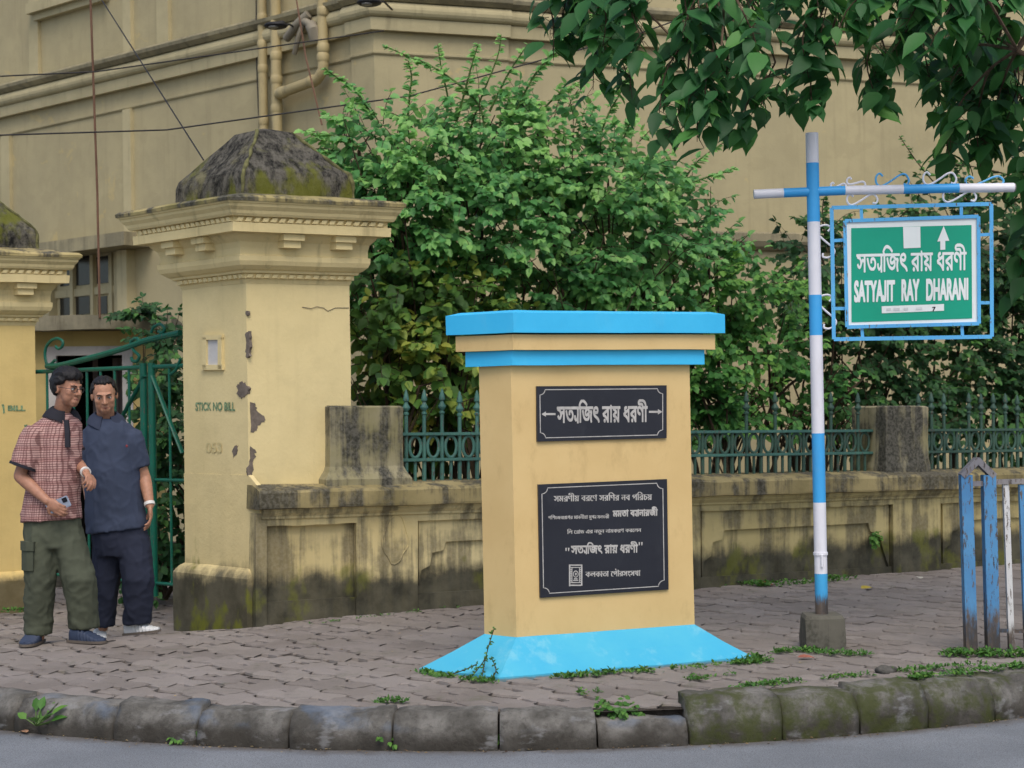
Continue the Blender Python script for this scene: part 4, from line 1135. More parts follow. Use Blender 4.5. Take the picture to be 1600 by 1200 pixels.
m = MB(); m.tube([axis(862.5), axis(867)], .044, 16); m.tube([axis(866)+Vector((.0,-.045,0)), axis(885)+Vector((.0,-.045,0))], .008, 6); m.build('clamp', M['pole_white'], sp)
armx = [(1178,303.5,'w'),(1224,301.5,'b'),(1320,297.5,'w'),(1411,295.8,'b'),(1498,294,'w'),(1584,293,'')]
for (x0, y0, c), (x1, y1, _) in zip(armx[:-1], armx[1:]):
    m = MB(); m.tube([S(x0, y0), S(x1, y1)], .028, 14); m.build('arm_band', M['pole_white' if c == 'w' else 'pole_blue'], sp, smooth=True)
m = MB(); m.tube([S(1580,293.2), S(1586,293)], .026, 12); m.build('arm_end', M['barrier_cap'], sp)
def flatbar(pts, name, mat, parent, r=.011):
    m = MB(); m.tube([S(x, y) for x, y in pts], r, 4, flat=(1, 1)); return m.build(name, M[mat], parent)
def sbar(x0, y0, x1, y1, w, name, mat, parent, d0=-.011, d1=.011):
    a, b = Vector((x0, y0)), Vector((x1, y1)); t = (b-a).normalized(); n = Vector((-t.y, t.x))*w/2
    m = MB(); c = [a-n, b-n, b+n, a+n]
    m.hexa([S(*c[0], d0), S(*c[1], d0), S(*c[2], d0), S(*c[3], d0), S(*c[0], d1), S(*c[1], d1), S(*c[2], d1), S(*c[3], d1)]); return m.build(name, M[mat], parent)
F = [(1299.5,324.5),(1549,318.5),(1550,526),(1303,530)]
for i, (p, q) in enumerate(zip(F, F[1:]+F[:1])):
    sbar(*p, *q, 6.0, 'sign_frame', 'frame_blue', sp, -.012-.001*i, .012+.001*i)
for p, q in (((1345.5,324),(1346.5,343)),((1502,320),(1502,339)),((1302,376),(1320,375)),((1304,482),(1322,482)),((1531,367),(1549,366)),((1532,473),(1549,473)),((1346.5,509),(1348,528)),((1503,506),(1504,527))):
    sbar(*p, *q, 5.0, 'tie_bar', 'frame_blue', sp, -.008, .008)
IN = [(1320,345),(1529,338),(1530,505.5),(1323.5,511)]
def panel(c, name, mat, d0, d1, parent):
    m = MB(); m.hexa([S(*c[3], d0), S(*c[2], d0), S(*c[1], d0), S(*c[0], d0), S(*c[3], d1), S(*c[2], d1), S(*c[1], d1), S(*c[0], d1)]); return m.build(name, M[mat], parent)
for i, (p, q) in enumerate(zip(IN, IN[1:]+IN[:1])): sbar(*p, *q, 5.5, 'board_frame', 'frame_blue', sp, -.020-.001*i, .018+.001*i)
bd = panel([(1322,347),(1527,340),(1528,504),(1325,509.5)], 'sign_board', 'sign_white', -.010, .010, sp)
def sgn(px, py, d=-.012): return S(px, py, d)
def spoly(name, pts, mat, d): poly3(name, [sgn(x, y, d) for x, y in pts], M[mat], bd)
spoly('green_field', [(1330.5,503.5),(1519,497.5),(1518,351.5),(1330,356.5)], 'sign_green', -.0125)
spoly('blank_square', [(1412,388),(1438.5,387),(1438,354),(1411,354.5)], 'sign_white', -.0150)
spoly('up_arrow', [(1469.3,390.5),(1477,390),(1477,376.5),(1483.3,376),(1474.5,353),(1464.5,377.5),(1469.3,377)], 'sign_white', -.0150)
spoly('number_strip', [(1378,489.5),(1475,485.5),(1475,475),(1377.5,478.5)], 'sign_white', -.0150)
def stext(parts, x0, x1, yt, yb, slope, mat, bold, name='lettering', gap=.28, dy=.02, d=-.0150):
    O = sgn(x0, yb, d); ux = sgn(x1, yb-slope*(x1-x0), d)-O; uy = sgn(x0, yt, d)-O
    return lettering(name, layout(parts, gap), O, ux, uy, M[mat], bd, bold, dy)
stext(TITLE, 1338, 1510.5, 383, 427, .022, 'sign_white', .022)
for wd, x0, x1 in (('SATYAJIT', 1334.5, 1398.5), ('RAY', 1408.5, 1436.5), ('DHARANI', 1447, 1513)):
    stext([[wd.split('J')[0], letter_j, wd.split('J')[1]] if 'J' in wd else [wd]], x0, x1, 437-(x0-1334)*.022, 473.5-(x0-1334)*.022, .022, 'sign_white', .055)
stext([['7']], 1456.5, 1462, 479, 486.5, 0, 'ink', .04, dy=.04, d=-.0175)
for k, x in enumerate((1385, 1396, 1412, 1431)): spoly('faded_print', [(x, 485.6-.03*(x-1385)), (x+7+k % 2*3, 485.2-.03*(x-1385)), (x+7+k % 2*3, 481.4-.03*(x-1385)), (x, 481.8-.03*(x-1385))], 'sign_grey', -.0175)
def scroll(pts, mat, r=.0065):
    m = MB(); m.tube([S(p.x, p.y) for p in catmull(pts, 5)], r, 6); m.build('scroll', M[mat], sp, smooth=True)
def s_shape(x0, y0, x1, y1, mat, flip=1):
    """an S scroll between two ends with curled tips"""
    a, b = Vector((x0, y0)), Vector((x1, y1)); d = b-a; n = Vector((-d.y, d.x))*flip
    f = lambda u, v: tuple(a+d*u+n*v)
    scroll([f(.22,-.11), f(.12,-.19), f(.02,-.10), f(.02,.06), f(.12,.15), f(.27,.12), f(.5,0), f(.74,-.14), f(.90,-.15), f(1.0,.0), f(.95,.13), f(.84,.11)], mat)
s_shape(1323,282,1352,290,'pole_white'); 
for (x0, y0, x1, y1, mt, fl) in ((1368,282,1420,281,'frame_blue',1.1),(1442,280,1494,279,'pole_white',1.1),(1508,284,1568,282,'frame_blue',.7),(1323,313,1371,311,'pole_white',1.0),(1473,308,1525,307,'pole_white',1.0),(1298,290,1322,291,'pole_white',1.0)):
    s_shape(x0, y0, x1, y1, mt, fl)
for (x0, y0, x1, y1) in ((1284,352,1295,402),(1286,461,1297,513)): s_shape(x0, y0, x1, y1, 'pole_white', 1.3)

# ---------------------------------------------------------------- pedestrian barrier at the kerb, right
Q = atz(1516, 1020, 0); QY = Q.y; T = lambda px, py, dy=0.0: at(px, py, QY+dy)
bar = thing('pavement_barrier', 'peeling blue iron barrier with gabled twin posts and white pickets', 'barrier', Q)
def post(x0, y0, x1, y1, w, mat, name, dy=0.0):
    a, b = T(x0, y0, dy), T(x1, y1, dy); a.z -= .05
    m = MB(); m.hexa([a+Vector((-w,-w,0)), a+Vector((w,-w,0)), a+Vector((w,w,0)), a+Vector((-w,w,0)), b+Vector((-w,-w,0)), b+Vector((w,-w,0)), b+Vector((w,w,0)), b+Vector((-w,w,0))]); return m.build(name, M[mat], bar)
post(1517, 1020, 1508.5, 742, .033, 'barrier_blue', 'post'); post(1551, 1020, 1544, 742, .036, 'barrier_blue', 'post')
def gbar(p, q, w, h, mat, name):
    a, b = T(*p), T(*q); m = MB(); t = (b-a).normalized(); n = Vector((-t.z, 0, t.x)); y = Vector((0,1,0))
    m.hexa([a-n*h-y*w, b-n*h-y*w, b-n*h+y*w, a-n*h+y*w, a+n*h-y*w, b+n*h-y*w, b+n*h+y*w, a+n*h+y*w]); return m.build(name, M[mat], bar)
gbar((1502,744),(1527,718), .038, .018, 'barrier_cap', 'gable_bar'); gbar((1525,718),(1552,744), .037, .018, 'barrier_cap', 'gable_bar')
gbar((1516,756),(1541,755), .02, .014, 'barrier_cap', 'cross_tie')
gbar((1554,753),(1760,748), .024, .014, 'barrier_cap', 'rail'); gbar((1554,985),(1760,990), .016, .010, 'barrier_blue', 'low_rail')
for k, x in enumerate((1575, 1600, 1626, 1652, 1678, 1704, 1730)):
    post(x+5, 1004, x-4, 757, .0165, 'barrier_white' if k % 2 == 0 else 'barrier_blue', 'picket')
post(1752, 1020, 1748, 735, .033, 'barrier_blue', 'post')
# ---------------------------------------------------------------- people
def fuse(mb, voxel, smooth=4, factor=.5):
    """one continuous closed surface out of overlapping closed shapes"""
    me = mb.mesh('fused'); bm = bmesh.new(); bm.from_mesh(me)
    bmesh.ops.recalc_face_normals(bm, faces=bm.faces[:]); bm.to_mesh(me); bm.free()
    o = bpy.data.objects.new('fused', me); COL.objects.link(o)
    r = o.modifiers.new('r', 'REMESH'); r.mode = 'VOXEL'; r.voxel_size = voxel
    s = o.modifiers.new('s', 'SMOOTH'); s.factor = factor; s.iterations = smooth
    out = bpy.data.meshes.new_from_object(o.evaluated_get(bpy.context.evaluated_depsgraph_get()))
    COL.objects.unlink(o); bpy.data.objects.remove(o); bpy.data.meshes.remove(me)
    return out
def place(name, me, mat, parent, fold=None):
    org = base_of(parent); n = len(me.vertices); co = np.zeros(n*3); me.vertices.foreach_get('co', co); co = co.reshape(-1, 3)
    if fold:
        me.update(); no = np.zeros(n*3); me.vertices.foreach_get('normal', no); no = no.reshape(-1, 3)
        for i in range(n):
            p = Vector(co[i]); co[i] += no[i]*fold(p)
    co -= np.array(org); me.vertices.foreach_set('co', co.ravel()); me.update()
    me.polygons.foreach_set('use_smooth', [True]*len(me.polygons)); me.name = name
    return link_mesh(name, me, mat, parent)
def folds(amp, sx=9, sz=5, seed=0, drape=None):
    def f(p):
        w = mnoise.noise(Vector((p.x*3+seed, p.y*3, p.z*2.2)))*.5
        q = Vector((p.x*sx+seed+w+p.z*1.2, p.y*sx, p.z*sz)); d = mnoise.fractal(q, 1.0, 2.0, 3)
        r = 1-abs(mnoise.noise(Vector((p.x*13+p.z*5+seed+w, p.y*13, p.z*4-p.x*5+w))))*2.6
        r2 = 1-abs(mnoise.noise(Vector((p.x*11-p.z*9+seed*2, p.y*11, p.z*9+p.x*6+w))))*2.8
        return amp*(.40*d + .55*max(0, r)**2 + .35*max(0, r2)**2 - .3)
    return f
def skin(name, c):
    t = NT(name); p = t.pos(); n = t.noise(p, 40, 4); n2 = t.noise(p, 220, 3)
    col = t.mix(t.ramp(n, .3, .7), dull(c, .88), dull(c, 1.08)); t.bump(n2, .15, .002)
    t.bsdf.inputs['Subsurface Weight'].default_value = .08; t.bsdf.inputs['Subsurface Radius'].default_value = (.012, .005, .003)
    return t.done(col, .5, .35)
M['skin1'] = skin('warm_brown_skin', lin(168, 122, 98)); M['skin2'] = skin('brown_skin', lin(176, 130, 104))
M['lips'] = plain('lip_skin', lin(146, 92, 80), .5, .05); M['hair'] = plain('black_hair', lin(26, 24, 25), .55, .3, 60, .5)
M['eye'] = plain('eye_white', lin(214, 206, 198), .3, .02); M['iris'] = plain('dark_iris', lin(28, 20, 16), .2, .02)
M['specs'] = plain('dark_spectacle_frame', lin(44, 44, 50), .35, .02)
def cloth(name, c, weave=320, var=.12):
    t = NT(name); p = t.pos(); n = t.noise(p, 6, 5); w = t.noise(p, weave, 2)
    t.bump(w, .25, .002); return t.done(t.mix(t.ramp(n, .3, .7), dull(c, 1-var), dull(c, 1+var)), .9, .15)
M['navy_polo'] = cloth('slate_navy_jersey', lin(62, 70, 88)); M['navy_trouser'] = cloth('dark_navy_cotton', lin(44, 48, 62)); M['olive'] = cloth('olive_grey_cotton', lin(78, 82, 68))
M['trim'] = cloth('charcoal_collar', lin(44, 44, 50)); M['trim2'] = cloth('navy_collar', lin(54, 60, 76))
def plaid():
    t = NT('dusty_red_check_cloth'); p = t.pos(); X = t.xyz(p)
    n = t.noise(p, 14, 3)
    u = t.math('ADD', t.math('ADD', X[0], t.math('MULTIPLY', X[1], -.8)), t.math('MULTIPLY', n, .012)); z = t.math('ADD', X[2], t.math('MULTIPLY', n, .010))
    fr = lambda a, per: t.math('ABSOLUTE', t.math('SUBTRACT', t.math('FRACT', t.math('DIVIDE', a, per)), .5))
    hz = t.ramp(fr(z, .0150), .28, .36); vt = t.ramp(fr(u, .0185), .30, .38)
    hz2 = t.ramp(fr(z, .074), .30, .36); vt2 = t.ramp(fr(u, .084), .32, .38)
    col = t.mix(t.math('MULTIPLY', hz2, .35), lin(188, 152, 144), lin(146, 92, 88))
    col = t.mix(t.math('MULTIPLY', vt2, .3), col, lin(120, 84, 84))
    col = t.mix(t.math('MULTIPLY', vt, .6), col, lin(92, 56, 56))
    col = t.mix(t.math('MULTIPLY', hz, .72), col, lin(84, 54, 54))
    t.bump(t.noise(p, 300, 2), .2, .002); return t.done(col, .9, .15)
M['plaid'] = plaid()
M['navy_shoe'] = plain('navy_moulded_shoe', lin(50, 60, 80), .6, .1); M['white_shoe'] = plain('white_moulded_shoe', lin(206, 208, 208), .6, .06); M['sole'] = plain('grey_sole', lin(96, 88, 80), .8, .1)
M['band_white'] = plain('white_wrist_band', lin(214, 212, 206), .5, .04); M['phone'] = plain('phone_case', lin(150, 160, 176), .35, .15, 30); M['phone_dark'] = plain('phone_lens', lin(30, 32, 38), .2, .05)

def add_limb(mb, pts, rs, n=16):
    """tapered limb with rounded ends: a smooth tube through the joints"""
    P = catmull3(pts, rs)
    mb.tube([p for p, r in P], [r for p, r in P], n)
    mb.ball(pts[0], rs[0]*.98, n, 10); mb.ball(pts[-1], rs[-1]*.98, n, 10)
def catmull3(P, Rr, k=5):
    P = [Vector(p) for p in P]; out = []
    for i in range(len(P)-1):
        a, b, c, d = P[max(i-1,0)], P[i], P[i+1], P[min(i+2,len(P)-1)]
        ra, rb, rc, rd = Rr[max(i-1,0)], Rr[i], Rr[i+1], Rr[min(i+2,len(P)-1)]
        for j in range(k):
            t = j/k; cr = lambda a, b, c, d: .5*((2*b)+(c-a)*t+(2*a-5*b+4*c-d)*t*t+(3*b-a-3*c+d)*t**3)
            out.append((cr(a, b, c, d), cr(ra, rb, rc, rd)))
    return out+[(P[-1], Rr[-1])]
def add_hand(mb, w, d, n, side, curl=(.35, .5, .4), s=1.0, spread=.12, thumb_close=.3):
    """w wrist, d along the hand, n out of the palm, side +1/-1: where the thumb sits along d x n"""
    d = d.normalized(); n = (n-d*n.dot(d)).normalized(); l = d.cross(n)*side
    rot = Matrix((l, d, n)).transposed()
    mb.ball(w+d*.048*s, (.041*s, .054*s, .017*s), 14, 10, rot)
    mb.ball(w+d*.012*s, (.028*s, .03*s, .019*s), 12, 8, rot)
    for i, (off, L) in enumerate(((.029, .92), (.0095, 1.0), (-.010, .95), (-.028, .76))):
        p = w+d*(.088-.004*abs(i-1))*s+l*off*s; ang = 0.0; pts = [p-d*.02*s]; pts.append(p); rr = [.0095*s, .0095*s]
        dd = (d+l*off*spread*8).normalized()
        for seg, c, r in zip((.042, .026, .022), curl, (.0088, .0082, .0066)):
            ang += c*(1+.12*i); v = dd*math.cos(ang)+n*math.sin(ang); p = p+v*seg*L*s; pts.append(p); rr.append(r*s)
        for a, b, ra, rb in zip(pts[:-1], pts[1:], rr[:-1], rr[1:]):
            mb.tube([a, b], [ra, rb], 10); mb.ball(b, rb, 10, 8)
    p = w+d*.025*s+l*.030*s; pts = [p]; v = (d*.62+l*.72+n*.25).normalized(); p = p+v*.040*s; pts.append(p)
    v = (d*.85+l*(.35-thumb_close)+n*(.25+thumb_close)).normalized(); p = p+v*.032*s; pts.append(p); p = p+(v+n*.3).normalized()*.024*s; pts.append(p)
    for a, b, ra, rb in zip(pts[:-1], pts[1:], (.015, .0115, .0098), (.0115, .0098, .0075)):
        mb.tube([a, b], [ra*s, rb*s], 10); mb.ball(b, rb*s, 10, 8)
def head_shapes(mb, C, Rt, s=1.0):
    T = lambda x, y, z: C + Rt @ Vector((x*s, y*s, z*s))
    def B(c, r, q=None): mb.ball(T(*c), tuple(v*s for v in r), 18, 14, Rt if q is None else Rt @ q)
    B((0,.012,.030), (.074,.093,.086)); B((0,-.024,-.016), (.066,.066,.090)); B((0,-.028,-.066), (.055,.053,.046)); B((0,-.062,-.094), (.028,.022,.021))
    for sx in (-1, 1):
        B((.039*sx,-.056,-.020), (.025,.026,.028)); B((.0125*sx,-.096,-.030), (.0095,.011,.008)); B((.079*sx,.014,-.004), (.010,.019,.031), Matrix.Rotation(R(-18*sx), 3, 'Z'))
        B((.037*sx,-.038,-.048), (.026,.038,.042))
    mb.tube([T(0,-.086,.020), T(0,-.098,.0), T(0,-.114,-.026)], [.009*s, .0105*s, .0115*s], 10); mb.ball(T(0,-.112,-.027), .0125*s, 10, 8)
    mb.tube([T(-.045,-.070,.026), T(-.02,-.085,.025), T(.02,-.085,.025), T(.045,-.070,.026)], .0105*s, 10)
    B((0,-.084,-.056), (.024,.011,.008)); B((0,-.083,-.069), (.022,.011,.008)); B((0,-.074,-.078),(.03,.02,.02))
    return T
def face_parts(T, Rt, parent, s=1.0, look=0.0, brow_mat='hair'):
    for sx in (-1, 1):
        m = MB(); m.ball(T(.031*sx,-.0775,.004), (.0125*s,.0105*s,.0085*s), 12, 8, Rt); e = m.build('eye', M['eye'], parent, smooth=True)
        m = MB(); m.ball(T((.031+.003*look)*sx if False else .031*sx+.003*look,-.0835,.0035), (.0062*s,.0058*s,.0062*s), 10, 8, Rt); m.build('iris', M['iris'], e, smooth=True)
        m = MB(); m.tube([T(.014*sx,-.0935,.0215), T(.032*sx,-.092,.0275), T(.050*sx,-.078,.023)], [.0026*s,.0032*s,.0015*s], 8); m.build('eyebrow', M[brow_mat], parent, smooth=True)
        m = MB(); m.tube([T(.018*sx,-.0885,.006), T(.031*sx,-.0895,.0125), T(.044*sx,-.082,.006)], .0013*s, 6); m.build('eyelid', M['hair'], parent, smooth=True)
    m = MB(); m.tube([T(-.022,-.084,-.0625), T(-.008,-.0925,-.0605), T(0,-.0925,-.062), T(.008,-.0925,-.0605), T(.022,-.084,-.0625)], [.0015*s,.003*s,.0028*s,.003*s,.0015*s], 8)
    m.tube([T(-.019,-.085,-.064), T(0,-.0920,-.0665), T(.019,-.085,-.064)], [.002*s,.0044*s,.002*s], 8); m.build('mouth', M['lips'], parent, smooth=True)
def hair(T, Rt, parent, keep, s=1.0, r0=.021, seed=1, lift=.0):
    rnd = random.Random(seed); m = MB(); N = 420
    for i in range(N):
        z = 1-2*(i+.5)/N; a = i*2.399963; rxy = math.sqrt(1-z*z)
        u = Vector((rxy*math.cos(a), rxy*math.sin(a), z)); p = Vector((u.x*.076, .012+u.y*.095, .030+u.z*.088))
        k = keep(p)
        if k <= 0: continue
        q = p*1.0 + u*lift*k
        m.ball(T(q.x, q.y, q.z), r0*s*(.65+.5*k)*rnd.uniform(.92, 1.1), 8, 6)
    me = fuse(m, .0045, 10, .5)
    Ri = Rt.transposed()
    def strands(p):
        q = Ri @ (p-T(0,0,0)); return .0055*mnoise.noise(Vector((q.x*95+q.z*20, q.y*16, q.z*26))) + .003*mnoise.noise(Vector((q.x*160, q.y*40, q.z*60)))
    return place('hair', me, M['hair'], parent, strands)
def oval(c, ax, ay, rx, ry, n=28, az=None, tilt=None):
    """elliptic ring round c in directions ax, ay"""
    return [c+ax*rx*math.cos(2*math.pi*k/n)+ay*ry*math.sin(2*math.pi*k/n) for k in range(n)]
def shoe(label_mat, heel, toe, width, ribs, parent, lift=.0):
    ax = (toe-heel); L = ax.length; ax.normalize(); sidev = Vector((0,0,1)).cross(ax).normalized(); up = ax.cross(sidev)
    m = MB(); rs = []; n = 60
    for i in range(n+1):
        f = i/n; w = width*(.62+.38*math.sin(min(1, f*1.25)*math.pi*.5) if f < .72 else 1.0*math.sqrt(max(.02, 1-((f-.72)/.285)**2)))
        if f < .06: w *= (.55+.45*f/.06)
        h = .085-.055*ss(.25, .95, f)
        if f < .05: h *= .8+.2*f/.05
        rib = 1+.085*math.sin(i*1.05)*ribs*ss(.22, .4, f)
        c = heel+ax*(f*L)
        ring = []
        for k in range(20):
            a = 2*math.pi*k/20; y = math.cos(a); z = math.sin(a)
            zz = h*.5+h*.5*math.copysign(abs(z)**(.6 if z > 0 else .28), z)
            ring.append(c+sidev*(math.copysign(abs(y)**.75, y)*w*.5*(rib if z > -.2 else 1))+up*(zz*(rib if z > .2 else 1)))
        rs.append(ring)
    m.rings(rs); o = m.build('shoe', label_mat, parent, smooth=True)
    m = MB(); rs = []
    for i in range(n+1):
        f = i/n; w = width*1.06*(.62+.38*math.sin(min(1, f*1.25)*math.pi*.5) if f < .72 else 1.0*math.sqrt(max(.02, 1-((f-.72)/.285)**2)))
        c = heel+ax*(f*(L+.012)-.006)
        rs.append([c+sidev*w*.5*y+up*z for y, z in ((-1,-.002),(1,-.002),(1.02,.014),(-1.02,.014))])
    m.rings(rs); m.build('sole', M['sole'], o, smooth=False); return o
def wrist_band(c, d, r, w, mat, name, parent):
    m = MB(); d = d.normalized(); a = d.cross(Vector((0,0,1))).normalized(); b = d.cross(a)
    m.rings([oval(c+d*k, a, b, r*f, r*f, 20) for k, f in ((-w,1.0),(-w,1.12),(w,1.12),(w,1.0))]); return m.build(name, mat, parent, smooth=False)

def fold_collar(t, cc, nax, fw, r0, r1, mat):
    m = MB(); az0 = math.atan2(fw.y, fw.x); n = 30; rs = []
    for k in range(n+1):
        a = R(20)+(2*math.pi-R(40))*k/n; v = Vector((math.cos(az0+a), math.sin(az0+a), 0)); f = max(0.0, math.cos(a)); b = max(0.0, -math.cos(a)); tip = f**6
        P = lambda r, z: cc+v*r+nax*z
        top = .052*b+.036*(1-b)-.030*f; low = -.026-.034*f-.040*tip
        rs.append([P(r0-.004, top-.012), P(r0, top), P(r0+.008, top+.002), P(r0+.5*(r1-r0)+.01, (top+low)*.5+.008), P(r1+.012*f, low), P(r1-.004+.012*f, low-.002), P(r0+.004, top-.02)])
    m.rings(rs); m.build('collar', mat, t, smooth=True)
def man_in_plaid():
    Y = 11.05; J = lambda x, y, d=0.0: at(x, y, Y+d); K = 244.0
    g = gz(-3, 11); base = J(95, 1008); base.z = gz(base.x, base.y)
    t = thing('person', 'young man in glasses, dusty red checked shirt and olive cargo trousers, holding a phone', 'person', base)
    fw = Vector((math.sin(R(48)), -math.cos(R(48)), 0)); rt = Vector((-fw.y, fw.x, 0)) * -1     # facing right and forward; rt = his right
    rt = Vector((-math.cos(R(48)), -math.sin(R(48)), 0))
    C = J(106, 607, -.06); Rt = Matrix.Rotation(R(58), 3, 'Z') @ Matrix.Rotation(R(7), 3, 'X')
    b = MB(); T = head_shapes(b, C, Rt, .98)
    nb, nt = J(93, 662, .03), T(0, .02, -.06)
    add_limb(b, [nb+Vector((0,0,-.05)), nb, nt], [.07, .056, .054])
    shR, shL = J(50, 684, -.10), J(108, 680, .12)
    hip = J(82, 822, 0)
    add_limb(b, [J(88, 690), J(84, 740), J(82, 800), hip], [.085, .105, .10, .11]); add_limb(b, [shR, J(88, 678), shL], [.04, .05, .04])
    elR, wrR = J(31, 744, -.10), J(74, 783, -.20)
    add_limb(b, [shR, elR], [.040, .040]); add_limb(b, [elR, elR.lerp(wrR, .3), wrR], [.040, .041, .027])
    dR = (J(98, 800, -.225)-wrR); add_hand(b, wrR, dR, Vector((.1, .95, .1)), -1, (.38, .62, .5), .98, .08, .35)
    elL, wrL = J(119, 722, .10), J(134, 738, -.10)
    add_limb(b, [shL, elL], [.046, .038]); add_limb(b, [elL, elL.lerp(wrL, .35), wrL], [.038, .039, .027])
    add_hand(b, wrL, J(145, 754, -.20)-wrL, Vector((-.6, .1, -.8)), 1, (.55, .7, .5), .98, .08, .3)
    for pts, rs in (([J(66, 830, -.02), J(62, 905, -.04), J(61, 995, 0)], [.06, .05, .035]), ([J(102, 830, .02), J(124, 905, -.03), J(130, 988, .02)], [.06, .05, .035])): add_limb(b, pts, rs)
    place('body', fuse(b, .0046, 6, .45), M['skin1'], t)
    face_parts(T, Rt, t, .98, .3)
    hair(T, Rt, t, lambda p: (1.0 if (p.z > .072 and p.y < 0) or (p.z > .040 and p.y >= -.03) or (p.y > .02 and p.z > -.01) or (p.y > .05 and p.z > -.055) else 0)*(1.25 if p.z > .08 else .85), .98, .019, 3, .006)
    m = MB()
    for sx in (-1, 1):
        pts = [T(.033*sx+.023*math.cos(a), -.100+.010*abs(math.cos(a)*(1 if sx*math.cos(a) > 0 else 0)), .001+.017*math.sin(a)) for a in [2*math.pi*k/20 for k in range(21)]]
        m.tube(pts, .0017, 6); m.tube([T(.056*sx,-.090,.006), T(.074*sx,-.055,.008), T(.082*sx,.012,.010)], .002, 6)
    m.tube([T(-.010,-.102,.004), T(0,-.105,.006), T(.010,-.102,.004)], .002, 6); m.build('glasses', M['specs'], t)
    # shirt
    m = MB(); side = rt; dirf = fw
    def ringp(x, y, hw, dp, d=0.0): return oval(J(x, y, d), Vector((.97,-.0,0))*1.0+Vector((0,.22,0)), Vector((-.22,.97,0)), hw/K, dp)
    m.rings([ringp(96, 645, 17, .075), ringp(93, 654, 29, .095), ringp(89, 664, 39, .11), ringp(86, 686, 42, .128), ringp(85, 725, 42, .135), ringp(84, 760, 42, .135), ringp(81, 790, 45, .142), ringp(80, 803, 47, .148)])
    def hem(x, y, hw, dp): return [p+Vector((0,0,.05*(p-J(x,y)).dot(Vector((1,0,0))))) for p in ringp(x, y, hw, dp)]
    m.rings([ringp(81, 786, 44, .14), hem(80, 800, 46, .148), hem(80, 813, 47.5, .152)])
    for sh, en, r0, r1 in ((J(53, 676, -.09), J(37, 730, -.11), .080, .088), (J(108, 675, .10), J(116, 706, .11), .070, .068)):
        d = (en-sh).normalized(); a = d.cross(Vector((0,1,0))).normalized(); c = d.cross(a)
        m.rings([oval(sh-d*.04, a, c, r0*.55, r0*.55), oval(sh-d*.015, a, c, r0*.85, r0*.85), oval(sh.lerp(en, .2), a, c, r0, r0), oval(sh.lerp(en, .6), a, c, r1*.98, r1*.95), oval(en, a, c, r1, r1*.95)])
    place('shirt', fuse(m, .010, 5), M['plaid'], t, folds(.009, 8, 2.5, 2))
    for sh, en, r1 in ((J(54, 683, -.09), J(36, 730, -.11), .091), (J(108, 675, .10), J(116, 706, .11), .0705)):
        d = (en-sh).normalized(); a = d.cross(Vector((0,1,0))).normalized(); c = d.cross(a)
        m = MB(); m.rings([oval(en-d*.016, a, c, r1*.93, r1*.9), oval(en-d*.014, a, c, r1, r1*.96), oval(en+d*.003, a, c, r1, r1*.96), oval(en+d*.004, a, c, r1*.8, r1*.8)]); m.build('sleeve_cuff', M['trim'], t, smooth=True)
    # collar and placket
    m = MB(); cc = J(97, 645, -.0); nax = (nt-nb).normalized()
    def cring(off, r, drop): 
        out = []
        for k in range(24):
            a = 2*math.pi*k/24; v = Vector((math.cos(a), math.sin(a), 0)); f = max(0, v.dot(fw))
            out.append(cc+nax*off+v*r*(1+.12*f)+Vector((0,0,-drop*f)))
        return out
    fold_collar(t, cc, nax, fw, .064, .122, M['trim'])
    m = MB(); pl = [J(103, 656, -.092), J(104.5, 676, -.116), J(105, 699, -.130)]
    for a, c in zip(pl[:-1], pl[1:]):
        n = Vector((0,-1,0)); sx = Vector((.013,.004,0)); m.hexa([a-sx, a+sx, a+sx-n*.03, a-sx-n*.03, c-sx, c+sx, c+sx-n*.03, c-sx-n*.03])
    m.build('placket', M['trim'], t)
    # trousers
    m = MB()
    m.rings([ringp(82, 795, 40, .12), ringp(82, 815, 43, .13), ringp(83, 840, 45, .14), ringp(84, 856, 43, .13)])
    def leg(pts):
        m.rings([oval(J(x, y, d), Vector((1,0,0)), Vector((0,1,0)), hw/K, dp) for x, y, hw, dp, d in pts])
    leg([(66,825,24,.12,-.02),(64,860,25,.12,-.03),(63,905,24.5,.11,-.05),(61,945,22.5,.10,-.03),(60,975,21.5,.095,0),(60,991,21,.095,0)])
    leg([(102,825,25,.12,.02),(111,860,26,.12,0),(124,905,26.5,.115,-.04),(130,945,24.5,.10,-.01),(131,968,23.5,.095,.01),(132,982,23,.095,.02)])
    def tf(p):
        d = folds(.013, 7, 2.5, 5)(p); h = ss(.42, .05, p.z-base.z); k = math.exp(-((p.z-base.z-.46)/.12)**2)
        return d + .008*h*mnoise.noise(Vector((p.x*7, p.y*7, p.z*26+p.x*9))) + .006*k*mnoise.noise(Vector((p.x*9, p.y*9, p.z*22-p.x*12)))
    place('trousers', fuse(m, .011, 4), M['olive'], t, tf)
    m = MB()
    def pocket(a0, a1, y0, y1, off):
        g = []
        for a in (a0, (a0*2+a1)/3, (a0+a1*2)/3, a1):
            a = R(a); row = []
            for y in (y0, y1):
                c = J(65, y, -.03); e = Vector((math.cos(a)*.108, math.sin(a)*.124, 0)); row.append((c+e*(1+off), c+e*.9))
            g.append(row)
        m.rings([[r[0][0], r[1][0], r[1][1], r[0][1]] for r in g])
    pocket(195, 262, 848, 889, .13); pocket(192, 265, 844, 858, .20)
    m.build('cargo_pocket', M['olive'], t)
    s1 = J(63, 1000, .06); s1.z = gz(s1.x, s1.y)+.012; e1 = s1+Vector((-.03, -.26, 0)); shoe(M['navy_shoe'], s1, e1, .105, 1, t)
    s2 = J(110, 1001, .0); s2.z = gz(s2.x, s2.y)+.014; e2 = s2+Vector((.245, -.10, .0)); shoe(M['navy_shoe'], s2, e2, .105, 1, t)
